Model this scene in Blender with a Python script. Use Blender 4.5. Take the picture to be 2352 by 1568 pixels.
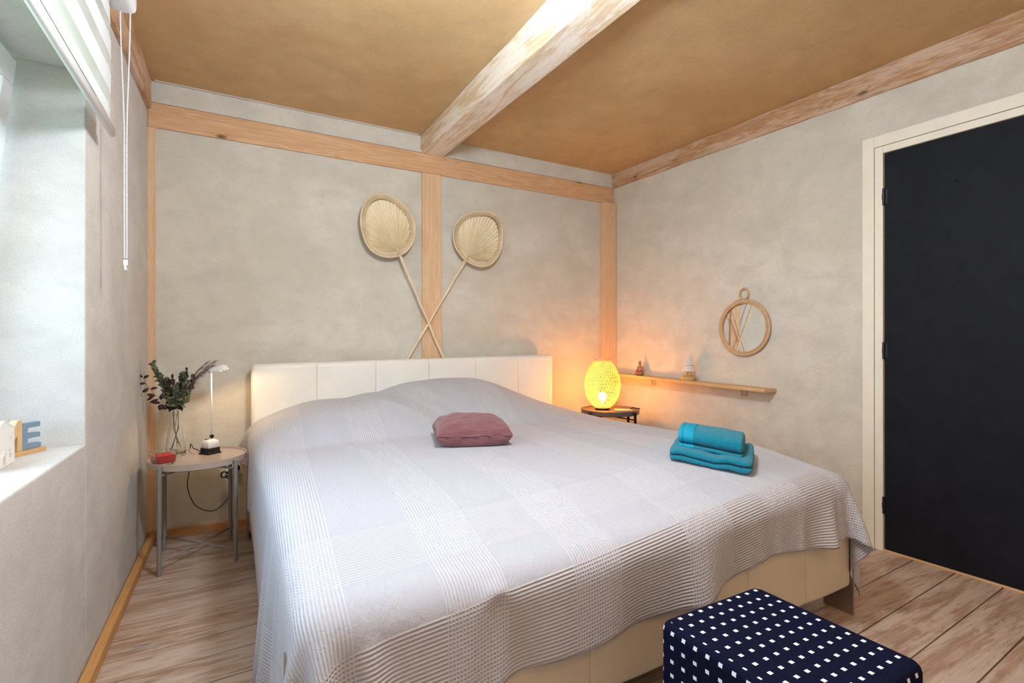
import bpy, bmesh, math, random
import numpy as np
from mathutils import Vector, Matrix
PI = math.pi
for o in list(bpy.data.objects): bpy.data.objects.remove(o)
sc = bpy.context.scene
COL = sc.collection

# ---------------------------------------------------------------- camera
W, A_R, B_L, H = 3.2125, .03516, .02602, 2.465      # room width, skew of the right and left wall, height
cam_d = bpy.data.cameras.new('camera'); cam = bpy.data.objects.new('camera', cam_d); COL.objects.link(cam)
YAW, PITCH, ROLL = .513135, -.00041504, -.000552
f_ = Vector((math.sin(YAW)*math.cos(PITCH), math.cos(YAW)*math.cos(PITCH), math.sin(PITCH)))
r_ = Vector((math.cos(YAW), -math.sin(YAW), 0)); u_ = r_.cross(f_)
r2 = r_*math.cos(ROLL)+u_*math.sin(ROLL); u2 = u_*math.cos(ROLL)-r_*math.sin(ROLL)
mw = Matrix((r2, u2, -f_)).transposed().to_4x4(); mw.translation = Vector((.348067, -3.354098, 1.067592))
cam.matrix_world = mw
cam_d.sensor_width = 36; cam_d.lens = 1179.5464/2352*36; cam_d.clip_start = .02
sc.camera = cam

# ---------------------------------------------------------------- light and exposure
wd = bpy.data.worlds.new('sky'); sc.world = wd; wd.use_nodes = True
nt = wd.node_tree; bg = nt.nodes['Background']
bg.inputs[0].default_value = (.66, .88, 1.08, 1); bg.inputs[1].default_value = 2.6
def area(name, loc, rot, sx, sy, power, col, portal=False):
    l = bpy.data.lights.new(name, 'AREA'); l.shape = 'RECTANGLE'; l.size = sx; l.size_y = sy; l.energy = power; l.color = col
    o = bpy.data.objects.new(name, l); COL.objects.link(o); o.location = loc; o.rotation_euler = rot
    if portal: l.cycles.is_portal = True
    return o
area('window_portal', (-.47, -1.86, 1.33), (0, -PI/2, 0), 1.22, 1.18, 1, (1, 1, 1), True)
area('rear_warm_fill', (1.7, -3.9, 2.40), (0, 0, 0), 1.0, .6, 6, (1, .54, .28))  # warm fill added behind the camera, unseen and without a fixture
lp = bpy.data.lights.new('overhead_fill_light', 'POINT'); lp.energy = 38; lp.color = (.82, .93, 1.04); lp.shadow_soft_size = .14  # added overhead fill just above the view, no fixture
lo = bpy.data.objects.new('overhead_fill_light', lp); COL.objects.link(lo); lo.location = (1.0, -2.28, 2.10)
sc.view_settings.view_transform = 'Standard'; sc.view_settings.look = 'None'
sc.view_settings.exposure = 1.25; sc.view_settings.gamma = 1
sc.view_settings.use_curve_mapping = False
sc.cycles.max_bounces = 10; sc.cycles.diffuse_bounces = 6; sc.cycles.transparent_max_bounces = 16
sc.cycles.sample_clamp_indirect = 6

# ---------------------------------------------------------------- materials
def lin(c):
    return tuple((v/255/12.92 if v/255 <= .04045 else ((v/255+.055)/1.055)**2.4) for v in c)+(1,)
class N:
    def __init__(s, name):
        s.m = bpy.data.materials.new(name); s.m.use_nodes = True; s.t = s.m.node_tree; s.b = s.t.nodes['Principled BSDF']
        s.out = s.t.nodes['Material Output']
    def n(s, typ, ins=None, **kw):
        x = s.t.nodes.new(typ)
        for k, v in kw.items(): setattr(x, k, v)
        for k, v in (ins or {}).items(): s.put(x.inputs[k], v)
        return x
    def put(s, inp, v):
        if isinstance(v, bpy.types.NodeSocket): s.t.links.new(v, inp)
        elif isinstance(v, bpy.types.Node): s.t.links.new(v.outputs[0], inp)
        else: inp.default_value = v
    def math(s, op, a, b=0., c=0.):
        return s.n('ShaderNodeMath', {0: a, 1: b, 2: c}, operation=op).outputs[0]
    def mix(s, f, a, b, typ='MIX'):
        x = s.n('ShaderNodeMix', data_type='RGBA', blend_type=typ); s.put(x.inputs[0], f); s.put(x.inputs[6], a); s.put(x.inputs[7], b); return x.outputs[2]
    def noise(s, vec, scale, detail=3., rough=.55, dist=0.):
        return s.n('ShaderNodeTexNoise', {'Vector': vec, 'Scale': scale, 'Detail': detail, 'Roughness': rough, 'Distortion': dist}).outputs[0]
    def ramp(s, f, *stops, interp='LINEAR'):
        x = s.n('ShaderNodeValToRGB', {0: f}); cr = x.color_ramp; cr.interpolation = interp
        while len(cr.elements) < len(stops): cr.elements.new(.5)
        for e, (p, c) in zip(cr.elements, stops):
            e.position = p; e.color = c if isinstance(c, tuple) else (c, c, c, 1)
        return x.outputs[0]
    def coord(s, sx=1, sy=1, sz=1, which='Object', rot=(0, 0, 0)):
        tc = s.n('ShaderNodeTexCoord')
        return s.n('ShaderNodeMapping', {'Vector': tc.outputs[which], 'Scale': (sx, sy, sz), 'Rotation': rot}).outputs[0]
    def bump(s, h, strength=.5, dist=.002):
        s.put(s.b.inputs['Normal'], s.n('ShaderNodeBump', {'Height': h, 'Strength': strength, 'Distance': dist}).outputs[0])
    def set(s, **kw):
        names = dict(col='Base Color', rough='Roughness', metal='Metallic', spec='Specular IOR Level', trans='Transmission Weight', ior='IOR',
                     sheen='Sheen Weight', emc='Emission Color', em='Emission Strength', alpha='Alpha', coat='Coat Weight', sss='Subsurface Weight')
        for k, v in kw.items(): s.put(s.b.inputs[names[k]], v)
        return s
def plain(name, c, rough=.5, var=.06, bump=.0, bscale=300, **kw):
    """flat-ish colour with a little procedural variation"""
    s = N(name); co = s.coord(); a = lin(c); nz = s.noise(co, 9)
    s.set(col=s.mix(s.ramp(nz, (.3, 0.), (.7, 1.)), a, tuple(min(1, v*(1-var*2)) for v in a[:3])+(1,)), rough=rough, **kw)
    if bump: s.bump(s.noise(co, bscale, 2), bump, .001)
    return s.m
def plaster(name, c, c2, stain=(128, 112, 90), grain=.5):
    s = N(name); co = s.coord()
    big = s.ramp(s.noise(co, 1.7, 4, .6, .6), (.36, 0.), (.64, 1.))
    col = s.mix(big, lin(c), lin(c2))
    mid = s.ramp(s.noise(s.coord(1, 1, 1.6), 5.5, 5, .65, .4), (.42, 0.), (.72, .62))
    col = s.mix(mid, col, lin(tuple(v*.87 for v in c)))
    fine = s.ramp(s.noise(co, 190, 2, .7), (.30, 0.), (.70, 1.))
    col = s.mix(s.math('MULTIPLY', fine, .27), col, lin(tuple(v*.72 for v in c)))
    sp = s.ramp(s.n('ShaderNodeTexVoronoi', {'Vector': co, 'Scale': 26.}).outputs[0], (.03, 1.), (.055, 0.))
    spk = s.math('MULTIPLY', sp, s.ramp(s.noise(co, 2.6, 1), (.6, 0.), (.68, .7)))
    col = s.mix(spk, col, lin(stain))
    s.set(col=col, rough=.93, spec=.12)
    h = s.math('ADD', s.math('MULTIPLY', s.noise(co, 170, 3, .7), .5), s.math('MULTIPLY', s.noise(co, 9, 4, .6), 2.6))
    s.bump(h, grain, .004)
    return s.m
def wood(name, c, dark, axis=0, scale=1., knots=0., white=0., rough=.6, objrand=0., knotcol=(95, 60, 38), contrast=1.):
    s = N(name); sc3 = [1, 1, 1]; sc3[axis] = .07; k3 = [1, 1, 1]; k3[axis] = .45
    co = s.coord(*sc3); kc = s.coord(*k3)
    if objrand:
        oi = s.n('ShaderNodeObjectInfo').outputs['Random']
        off = s.n('ShaderNodeCombineXYZ', {0: s.math('MULTIPLY', oi, 9.), 1: s.math('MULTIPLY', oi, 31.), 2: s.math('MULTIPLY', oi, 17.)}).outputs[0]
        co = s.n('ShaderNodeVectorMath', {0: co, 1: off}, operation='ADD').outputs[0]; kc = s.n('ShaderNodeVectorMath', {0: kc, 1: off}, operation='ADD').outputs[0]
    nz = s.noise(co, 14*scale, 3, .5, .8)
    lines = s.math('SINE', s.math('MULTIPLY', nz, 70.))
    g = s.math('ADD', s.math('MULTIPLY', lines, .5), .5)
    fib = s.noise(co, 130*scale, 3, .7)
    col = s.mix(s.math('MULTIPLY', g, .42*contrast), lin(c), lin(dark))
    col = s.mix(s.math('MULTIPLY', s.ramp(fib, (.4, 0.), (.75, 1.)), .45*contrast), col, lin(dark))
    broad = s.ramp(s.noise(co, 3.2*scale, 2), (.35, 0.), (.65, 1.))
    col = s.mix(s.math('MULTIPLY', broad, .30), col, lin(tuple(v*.86 for v in c)))
    if objrand: col = s.mix(s.math('MULTIPLY', oi, objrand), col, lin(dark))
    if knots:
        v = s.n('ShaderNodeTexVoronoi', {'Vector': kc, 'Scale': knots}).outputs[0]
        kk = s.ramp(v, (.035, 1.), (.085, 0.))
        col = s.mix(s.math('MULTIPLY', kk, .85), col, lin(knotcol))
        ring = s.ramp(v, (.07, 0.), (.1, .4), (.2, 0.)); col = s.mix(ring, col, lin(dark))
    if white:
        wp = s.noise(s.coord(*[3 if i != axis else .4 for i in range(3)]), 5, 6, .75, .5)
        w2 = s.noise(co, 60, 4, .8)
        wm = s.ramp(s.math('ADD', wp, s.math('MULTIPLY', w2, .45)), (.66, 0.), (.78, 1.))
        col = s.mix(s.math('MULTIPLY', wm, white), col, lin((243, 238, 232)))
    s.set(col=col, rough=rough, spec=.3)
    s.bump(s.math('ADD', s.math('MULTIPLY', g, .25), fib), .25, .0012)
    return s.m

M = {}
M['wall'] = plaster('clay_plaster_wall', (224, 220, 209), (208, 203, 189))
M['wall_l'] = plaster('clay_plaster_left', (216, 213, 209), (204, 199, 194))
M['ceil'] = plaster('ochre_clay_ceiling', (214, 182, 138), (200, 164, 118), grain=.25)
M['pine'] = wood('pine_beam', (222, 184, 144), (192, 142, 98), 0, 1, 4.6, contrast=1.15)
M['pine_z'] = wood('pine_post', (228, 196, 160), (204, 160, 120), 2, 1, 3.6)
M['pine_y'] = wood('pine_rough_y', (206, 166, 126), (150, 100, 62), 1, 1.2, 5., .25, contrast=1.5)
M['lime'] = wood('limed_beam', (226, 206, 172), (196, 160, 122), 1, 1, 3.0, .7)
M['base'] = wood('pine_baseboard', (214, 164, 106), (182, 126, 72), 1, 1, 3.0)
M['base_x'] = wood('pine_baseboard_x', (214, 164, 106), (182, 126, 72), 0, 1, 3.0)
M['plank'] = wood('floor_plank', (190, 164, 144), (136, 104, 84), 0, .9, 3.8, .30, .42, .34, (90, 76, 70))
M['dark_gap'] = plain('floor_underlay', (60, 44, 34), .9)
M['cream'] = plain('cream_gloss_paint', (238, 234, 218), .32, .03, .05, 60)
M['door'] = plain('black_door_paint', (26, 29, 37), .62, .15, .12, 60, spec=.16)
M['black'] = plain('black_plastic', (22, 22, 24), .45)
M['metalblk'] = plain('blackened_steel', (40, 38, 38), .4, metal=.7)
M['white'] = plain('white_plastic', (236, 238, 242), .3, .02)
M['greymetal'] = plain('grey_powder_coat', (146, 144, 143), .42, .03, metal=.15)
M['tray'] = plain('taupe_tray_lacquer', (186, 174, 165), .3, .04)
M['tray_dk'] = plain('dark_tray_lacquer', (96, 84, 78), .35, .05)
M['leather'] = plain('cream_leather', (236, 235, 228), .42, .03, .12, 450)
M['leather2'] = plain('beige_leather', (214, 204, 182), .45, .03, .12, 450)
M['steel'] = plain('brushed_steel', (176, 166, 158), .35, metal=.8)
M['shelfwood'] = wood('shelf_wood', (226, 190, 142), (196, 150, 102), 1, 1, 2.2)
M['rattan'] = wood('rattan', (218, 184, 142), (176, 134, 92), 2, 2.)
M['palm'] = wood('palm_leaf', (246, 236, 210), (222, 200, 160), 2, 3.)
M['palmrim'] = plain('palm_braid', (232, 208, 170), .7, .12, .4, 120)
M['cane'] = plain('cane_stick', (238, 222, 188), .55, .12, .2, 80)
M['terracotta'] = plain('brown_resin', (146, 104, 92), .55, .12, .3, 200)
M['ceramic'] = plain('white_ceramic', (240, 238, 234), .4, .02)
M['beech'] = wood('beech_block', (222, 190, 142), (200, 160, 110), 2, 2.)
M['beech_x'] = wood('beech_plank', (214, 178, 124), (190, 146, 92), 1, 2.)
M['blue'] = plain('blue_paint', (120, 148, 168), .5, .03)
M['wax'] = plain('red_wax', (206, 28, 34), .4, .05, sss=.1)
def glass(name, rough=0.0, tint=(1, 1, 1, 1)):
    s = N(name); s.set(col=tint, rough=rough, trans=1., ior=1.45); return s.m
M['glass'] = glass('clear_glass')
def pane(name):
    s = N(name); tr = s.n('ShaderNodeBsdfTransparent', {0: (.97, .98, .98, 1)}); gl = s.n('ShaderNodeBsdfGlossy', {0: (1, 1, 1, 1), 1: .02})
    lw_ = s.n('ShaderNodeLayerWeight', {0: .5}); fr = s.math('ADD', .04, s.math('MULTIPLY', s.math('POWER', lw_.outputs['Facing'], 5.), .5)); mx = s.n('ShaderNodeMixShader', {0: fr, 1: tr.outputs[0], 2: gl.outputs[0]})
    s.put(s.out.inputs[0], mx.outputs[0]); return s.m
M['pane'] = pane('window_glass')
s = N('mirror_glass'); s.set(col=(.92, .93, .92, 1), rough=.01, metal=1.); M['mirror'] = s.m
def cloth_tr(name, c, transp, trl=.4):
    s = N(name); d = s.n('ShaderNodeBsdfDiffuse', {0: lin(c)}); t = s.n('ShaderNodeBsdfTranslucent', {0: lin(c)})
    m1 = s.n('ShaderNodeMixShader', {0: trl, 1: d.outputs[0], 2: t.outputs[0]}); tp = s.n('ShaderNodeBsdfTransparent')
    m2 = s.n('ShaderNodeMixShader', {0: transp, 1: m1.outputs[0], 2: tp.outputs[0]}); s.put(s.out.inputs[0], m2.outputs[0]); return s.m
M['blind'] = cloth_tr('blind_fabric', (236, 238, 238), .0, .35)
M['sheer'] = cloth_tr('blind_sheer', (232, 236, 232), .55, .5)
M['bamboo'] = cloth_tr('bamboo_strip', (246, 220, 160), 0., .32)
def emit(name, c, e):
    s = N(name); s.set(col=c, emc=c, em=e); return s.m
M['bulb'] = emit('glowing_bulb', (1, .55, .18, 1), 22)
M['bulb2'] = emit('glowing_halogen', (1, .60, .22, 1), 14)
# navy fabric with white woven squares
s = N('navy_dotted_fabric'); co = s.n('ShaderNodeTexCoord').outputs['UV']
sep = s.n('ShaderNodeSeparateXYZ', {0: co})
fx = s.math('ABSOLUTE', s.math('SUBTRACT', s.math('FRACT', sep.outputs[0]), .5)); fy = s.math('ABSOLUTE', s.math('SUBTRACT', s.math('FRACT', sep.outputs[1]), .5))
dot = s.math('MULTIPLY', s.math('LESS_THAN', fx, .150), s.math('LESS_THAN', fy, .135))
oc = s.coord()
navy = s.mix(s.ramp(s.noise(oc, 500, 2, .8), (.35, 0.), (.75, 1.)), lin((13, 15, 36)), lin((26, 31, 56)))
s.set(col=s.mix(dot, navy, lin((226, 232, 242))), rough=.95, spec=.04)
s.bump(s.math('ADD', s.noise(oc, 700, 2), s.math('MULTIPLY', dot, .6)), .4, .001); M['navy'] = s.m
def fabric(name, c, c2, scale=600, wr=18, b=.6, sheen=.3):
    s = N(name); co = s.coord(); st = s.coord(1, 1, 3)
    col = s.mix(s.ramp(s.noise(st, wr, 4, .6, .8), (.35, 0.), (.7, 1.)), lin(c), lin(c2))
    col = s.mix(s.math('MULTIPLY', s.noise(co, scale, 2, .8), .35), col, lin(tuple(v*.7 for v in c)))
    s.set(col=col, rough=.95, spec=.08, sheen=sheen)
    s.bump(s.math('ADD', s.math('MULTIPLY', s.noise(co, scale, 2, .8), .5), s.math('MULTIPLY', s.noise(st, wr*1.3, 4, .6, 1.), 3.)), b, .003); return s.m
M['plum'] = fabric('plum_linen', (146, 99, 102), (126, 80, 84), 500, 14, .8)
def terry(name, c):
    s = N(name); co = s.coord(); v = s.n('ShaderNodeTexNoise', {'Vector': co, 'Scale': 260., 'Detail': 2., 'Roughness': .8, 'Distortion': 1.5}).outputs[0]
    big = s.noise(co, 30, 3)
    s.set(col=s.mix(s.ramp(v, (.35, 0.), (.65, 1.)), lin(tuple(x*.62 for x in c)), lin(c)), rough=1., spec=.05, sheen=.25)
    s.bump(s.math('ADD', v, big), 1., .004); return s.m
M['teal'] = terry('teal_terry', (0, 166, 200)); M['teal_flat'] = plain('teal_border', (0, 152, 186), .8, .06, .3, 400)
# bedspread: bands of raised cords in both directions
s = N('waffle_bedspread'); uv = s.n('ShaderNodeSeparateXYZ', {0: s.n('ShaderNodeTexCoord').outputs['UV']}); U, V = uv.outputs[0], uv.outputs[1]
def bands(x, lo, hi, edges):
    st = [(0., 0.)]
    for a, b in edges: st += [((a-lo)/(hi-lo), 1.), ((b-lo)/(hi-lo), 0.)]
    return s.ramp(s.math('DIVIDE', s.math('SUBTRACT', x, lo), hi-lo), *st, interp='CONSTANT')
mu = bands(U, -.6, 3.2, [(-.30, -.10), (.10, .28), (.455, .645), (.845, 1.005), (1.20, 1.365), (1.625, 1.82), (2.0, 2.22), (2.40, 2.60), (2.78, 2.95)])
mv = bands(V, -2.8, .2, [(-2.60, -2.290), (-2.135, -1.955)])
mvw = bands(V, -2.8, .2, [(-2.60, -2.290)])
def rib(x, p): return s.math('ADD', s.math('MULTIPLY', s.math('SINE', s.math('MULTIPLY', x, 2*PI/p)), .5), .5)
ru = s.math('MULTIPLY', rib(U, .0088), mu); rv = s.math('MULTIPLY', rib(V, .0092), mv)
anym = s.math('MAXIMUM', mu, mv)
both = s.math('MULTIPLY', mu, mv)
hgt = s.math('MAXIMUM', ru, rv)
oc = s.coord(); weave = s.noise(oc, 420, 2, .8)
thin = s.math('MULTIPLY', s.math('SUBTRACT', 1., hgt), anym)  # groove mask, for the shade painted between the cords
groove_shade = s.math('MULTIPLY', thin, s.math('ADD', .06, s.math('MULTIPLY', mvw, .55)))
col = s.mix(s.math('MULTIPLY', weave, .3), lin((186, 189, 200)), lin((176, 179, 190)))
col = s.mix(s.math('MULTIPLY', s.math('MULTIPLY', hgt, anym), .8), col, lin((206, 209, 220)))
col = s.mix(groove_shade, col, lin((176, 160, 150)))  # warm shade of the grooves painted into the colour, mostly at the foot
s.set(col=col, rough=.95, spec=.08, sheen=.15)
crink = s.noise(s.coord(1.6, .8, 1), 34, 4, .7, 1.0)
s.bump(s.math('ADD', s.math('MULTIPLY', hgt, s.math('ADD', .55, s.math('MULTIPLY', mvw, .4))), s.math('ADD', s.math('MULTIPLY', weave, .25), s.math('MULTIPLY', crink, 1.3))), .75, .004)
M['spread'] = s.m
# dried leaves
M['leaf_green'] = plain('grey_green_leaf', (104, 116, 98), .7, .2); M['leaf_pale'] = plain('pale_sage_leaf', (150, 158, 118), .7, .2)
M['leaf_dark'] = plain('burgundy_leaf', (64, 36, 42), .6, .2); M['plume'] = plain('mauve_plume', (122, 92, 98), .9, .15)
M['stem'] = plain('olive_stem', (120, 116, 60), .6)
M['paper'] = plain('folded_paper', (226, 206, 176), .7)
M['lawn'] = plain('lawn_grass', (120, 150, 70), .9, .2)
M['amber'] = plain('amber_tealight_glow_window', (226, 206, 150), .6)

# ---------------------------------------------------------------- geometry helpers
WP = {}                                              # world position of every root
def axes(d):
    d = Vector(d).normalized(); a = Vector((0, 0, 1)) if abs(d.z) < .9 else Vector((1, 0, 0))
    u = d.cross(a).normalized(); return u, d.cross(u).normalized()
class G:
    def __init__(s): s.v = []; s.f = []
    def add(s, vs, fs):
        k = len(s.v); s.v += [Vector(p) for p in vs]; s.f += [tuple(i+k for i in q) for q in fs]; return s
    def box(s, x0, x1, y0, y1, z0, z1, fn=None):
        vs = [(x, y, z) for z in (z0, z1) for x, y in ((x0, y0), (x1, y0), (x1, y1), (x0, y1))]
        if fn: vs = [fn(*p) for p in vs]
        return s.add(vs, [(3, 2, 1, 0), (4, 5, 6, 7), (0, 1, 5, 4), (1, 2, 6, 5), (2, 3, 7, 6), (3, 0, 4, 7)])
    def prism(s, poly, fn, h0, h1):
        """poly in (a,b), extruded along c from h0 to h1, fn(a,b,c) gives the world point"""
        n = len(poly)
        return s.add([fn(a, b, h0) for a, b in poly]+[fn(a, b, h1) for a, b in poly],
                     [tuple(range(n-1, -1, -1)), tuple(range(n, 2*n))]+[(i, (i+1) % n, (i+1) % n+n, i+n) for i in range(n)])
    def tube(s, pts, r, n=8, cap=True, closed=False, flat=1.):
        pts = [Vector(p) for p in pts]; m = len(pts); vs = []; rr = r if callable(r) else (lambda t: r)
        u = None
        for i, p in enumerate(pts):
            a = pts[(i-1) % m] if (closed or i) else p; b = pts[(i+1) % m] if (closed or i < m-1) else p
            d = (b-a).normalized()
            if u is None: u, w = axes(d)
            else:
                u = (u-d*u.dot(d)).normalized(); w = d.cross(u)
            R = rr(i/(m-1) if m > 1 else 0)
            for k in range(n):
                t = 2*PI*k/n; vs.append(p+u*(R*math.cos(t))+w*(R*flat*math.sin(t)))
        fs = []
        for i in range(m if closed else m-1):
            for k in range(n):
                a = i*n+k; b = i*n+(k+1) % n; j = (i+1) % m
                fs.append((a, b, j*n+(k+1) % n, j*n+k))
        if cap and not closed: fs += [tuple(range(n-1, -1, -1)), tuple(range((m-1)*n, m*n))]
        return s.add(vs, fs)
    def lathe(s, prof, c, n=32, cap=True, axis=None, sx=1., sy=1., rot=0.):
        """profile of (radius, height) around the vertical axis at c (or around axis)"""
        c = Vector(c); vs = []
        if axis is not None: a = Vector(axis).normalized(); u, w = axes(a)
        for r, h in prof:
            for k in range(n):
                t = 2*PI*k/n+rot
                vs.append(c+(Vector((r*math.cos(t)*sx, r*math.sin(t)*sy, h)) if axis is None else u*(r*math.cos(t))+w*(r*math.sin(t))+a*h))
        m = len(prof); fs = [(i*n+k, i*n+(k+1) % n, (i+1)*n+(k+1) % n, (i+1)*n+k) for i in range(m-1) for k in range(n)]
        if cap: fs += [tuple(range(n-1, -1, -1)), tuple(range((m-1)*n, m*n))]
        return s.add(vs, fs)
    def ell(s, c, rx, ry, rz, n=12, m=8, R=None):
        vs = []; c = Vector(c)
        for i in range(1, m):
            p = PI*i/m
            for k in range(n):
                t = 2*PI*k/n; q = Vector((rx*math.sin(p)*math.cos(t), ry*math.sin(p)*math.sin(t), rz*math.cos(p)))
                vs.append(c+(R @ q if R else q))
        vs += [c+((R @ Vector((0, 0, rz))) if R else Vector((0, 0, rz))), c-((R @ Vector((0, 0, rz))) if R else Vector((0, 0, rz)))]
        T, Bq = (m-1)*n, (m-1)*n+1
        fs = [(i*n+k, (i+1)*n+k, (i+1)*n+(k+1) % n, i*n+(k+1) % n) for i in range(m-2) for k in range(n)]
        fs += [(T, k, (k+1) % n) for k in range(n)]+[(Bq, (m-2)*n+(k+1) % n, (m-2)*n+k) for k in range(n)]
        return s.add(vs, fs)
def mk(name, g, mat, parent=None, bevel=0., seg=2, smooth=False, base=None, label=None, cat=None, group=None, kind=None, uv=None, sub=0, recalc=True):
    me = bpy.data.meshes.new(name)
    o0 = Vector(base) if base is not None else (WP[parent] if parent else Vector((0, 0, 0)))
    me.from_pydata([tuple(p-o0) for p in g.v], [], g.f)
    if recalc:
        bm = bmesh.new(); bm.from_mesh(me); bmesh.ops.recalc_face_normals(bm, faces=bm.faces); bm.to_mesh(me); bm.free()
    if uv is not None:
        l = me.uv_layers.new(name='UVMap')
        for lp in me.loops: l.data[lp.index].uv = uv[lp.vertex_index]
    me.materials.append(mat)
    if smooth: me.polygons.foreach_set('use_smooth', [True]*len(me.polygons))
    o = bpy.data.objects.new(name, me); COL.objects.link(o)
    if parent: o.parent = parent
    else: o.location = o0
    WP[o] = o0
    if bevel:
        b = o.modifiers.new('bevel', 'BEVEL'); b.width = bevel; b.segments = seg; b.limit_method = 'ANGLE'; b.angle_limit = .6
        if not smooth:
            me.polygons.foreach_set('use_smooth', [True]*len(me.polygons)); b.harden_normals = True
    if sub: m = o.modifiers.new('sub', 'SUBSURF'); m.levels = m.render_levels = sub
    tag(o, label, cat, group, kind); return o
def tag(o, label=None, cat=None, group=None, kind=None):
    if label: o['label'] = label
    if cat: o['category'] = cat
    if group: o['group'] = group
    if kind: o['kind'] = kind
def thing(name, base, label, cat, group=None, kind=None):
    o = bpy.data.objects.new(name, None); COL.objects.link(o); o.location = base; o.empty_display_size = .05
    WP[o] = Vector(base); tag(o, label, cat, group, kind); return o
def rw(y, off, z): return Vector((W-A_R*y-off, y, z))          # a point off the right wall
def lw(y, off, z): return Vector((B_L*y+off, y, z))            # a point off the left wall
def rot2(cx, cy, ang):
    c, s_ = math.cos(ang), math.sin(ang)
    return lambda a, b, z: Vector((cx+a*c-b*s_, cy+a*s_+b*c, z))
def arc(cx, cy, r, a0, a1, n): return [(cx+r*math.cos(a0+(a1-a0)*i/n), cy+r*math.sin(a0+(a1-a0)*i/n)) for i in range(n+1)]
def rrect(w, h, r, n=4):
    return arc(w/2-r, h/2-r, r, 0, PI/2, n)+arc(-w/2+r, h/2-r, r, PI/2, PI, n)+arc(-w/2+r, -h/2+r, r, PI, 1.5*PI, n)+arc(w/2-r, -h/2+r, r, 1.5*PI, 2*PI, n)
rnd = random.Random(7)

# ---------------------------------------------------------------- the room
YR = -4.5
ST = dict(kind='structure')
mk('wall_back', G().box(-.4, 3.7, 0, .15, -.1, H+.1), M['wall'], label='rough clay plastered wall behind the headboard', **ST)
WY0, WY1, WZ0, WZ1 = -2.42, -1.258, .739, 1.926
def wall_l(g, y0, y1, z0, z1): g.box(y0, y1, -.42, 0, z0, z1, fn=lambda y, o, z: lw(y, o, z))
g = G(); wall_l(g, WY1, .0, -.1, H+.1); wall_l(g, YR, WY0, -.1, H+.1); wall_l(g, WY0, WY1, -.1, WZ0); wall_l(g, WY0, WY1, WZ1, H+.1)
mk('wall_left', g, M['wall_l'], bevel=.006, label='rough plastered window wall with a deep reveal', **ST)
DY0, DY1, DZ = -2.955, -1.93, 2.10
g = G(); rb = lambda y, o, z: rw(y, -o, z)
g.box(DY1, 0, 0, .14, -.1, H+.1, fn=rb); g.box(YR, DY0, 0, .14, -.1, H+.1, fn=rb); g.box(DY0, DY1, 0, .14, DZ, H+.1, fn=rb)
mk('wall_right', g, M['wall'], label='plastered wall with the black door', **ST)
mk('wall_rear', G().box(-.5, 3.8, YR-.12, YR, -.1, H+.1), M['wall'], label='plastered wall behind the camera', **ST)
mk('ceiling', G().box(-.2, 3.6, YR, 0, H, H+.1), M['ceil'], label='ochre brown clay ceiling', **ST)
# plaster strip above the back beam
mk('trim_1', G().box(.0, W, -.008, 0, 2.352, H), M['wall'], label='plaster strip between back beam and ceiling', **ST)
fl = mk('floor', G().box(-.3, 3.6, YR, .02, -.10, -.022), M['dark_gap'], label='whitewashed pine plank floor', **ST)
ys = [.10, -.04, -.185, -.33, -.475, -.62, -.77, -.92, -1.06, -1.197, -1.335, -1.493, -1.652, -1.81, -1.968, -2.127, -2.285, -2.45, -2.615]
while ys[-1] > YR-.2: ys.append(ys[-1]-.165)
for a, b in zip(ys[:-1], ys[1:]):
    g = G(); s_ = .05; gp = .0022
    def py(y, x): return min(.0, max(YR, y+s_*(x-.2)))
    if py(a, 3.4)-py(b, -.1) < .02: continue
    g.add([(x, py(yy, x)-(gp if yy == a else -gp), z) for z in (-.022, 0) for x, yy in ((-.12, b), (3.35, b), (3.35, a), (-.12, a))],
          [(3, 2, 1, 0), (4, 5, 6, 7), (0, 1, 5, 4), (1, 2, 6, 5), (2, 3, 7, 6), (3, 0, 4, 7)])
    mk('floor_plank', g, M['plank'], fl, bevel=.0015, seg=1)
mk('baseboard_left', G().box(-4.3, -.0, .004, .034, 0, .046, fn=lambda y, o, z: lw(y, o, z)), M['base'], bevel=.003, label='low square pine strip along the window wall', **ST)
mk('baseboard_back', G().box(.03, .62, -.024, -.001, 0, .046), M['base_x'], bevel=.003, label='low square pine strip along the headboard wall', **ST)
mk('trim_10', G().box(.03, 1.50, -.028, -.0, H-.004, H+.001), M['wall'], bevel=.001, label='grey plaster edge where the ceiling meets the back wall', **ST)
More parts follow.
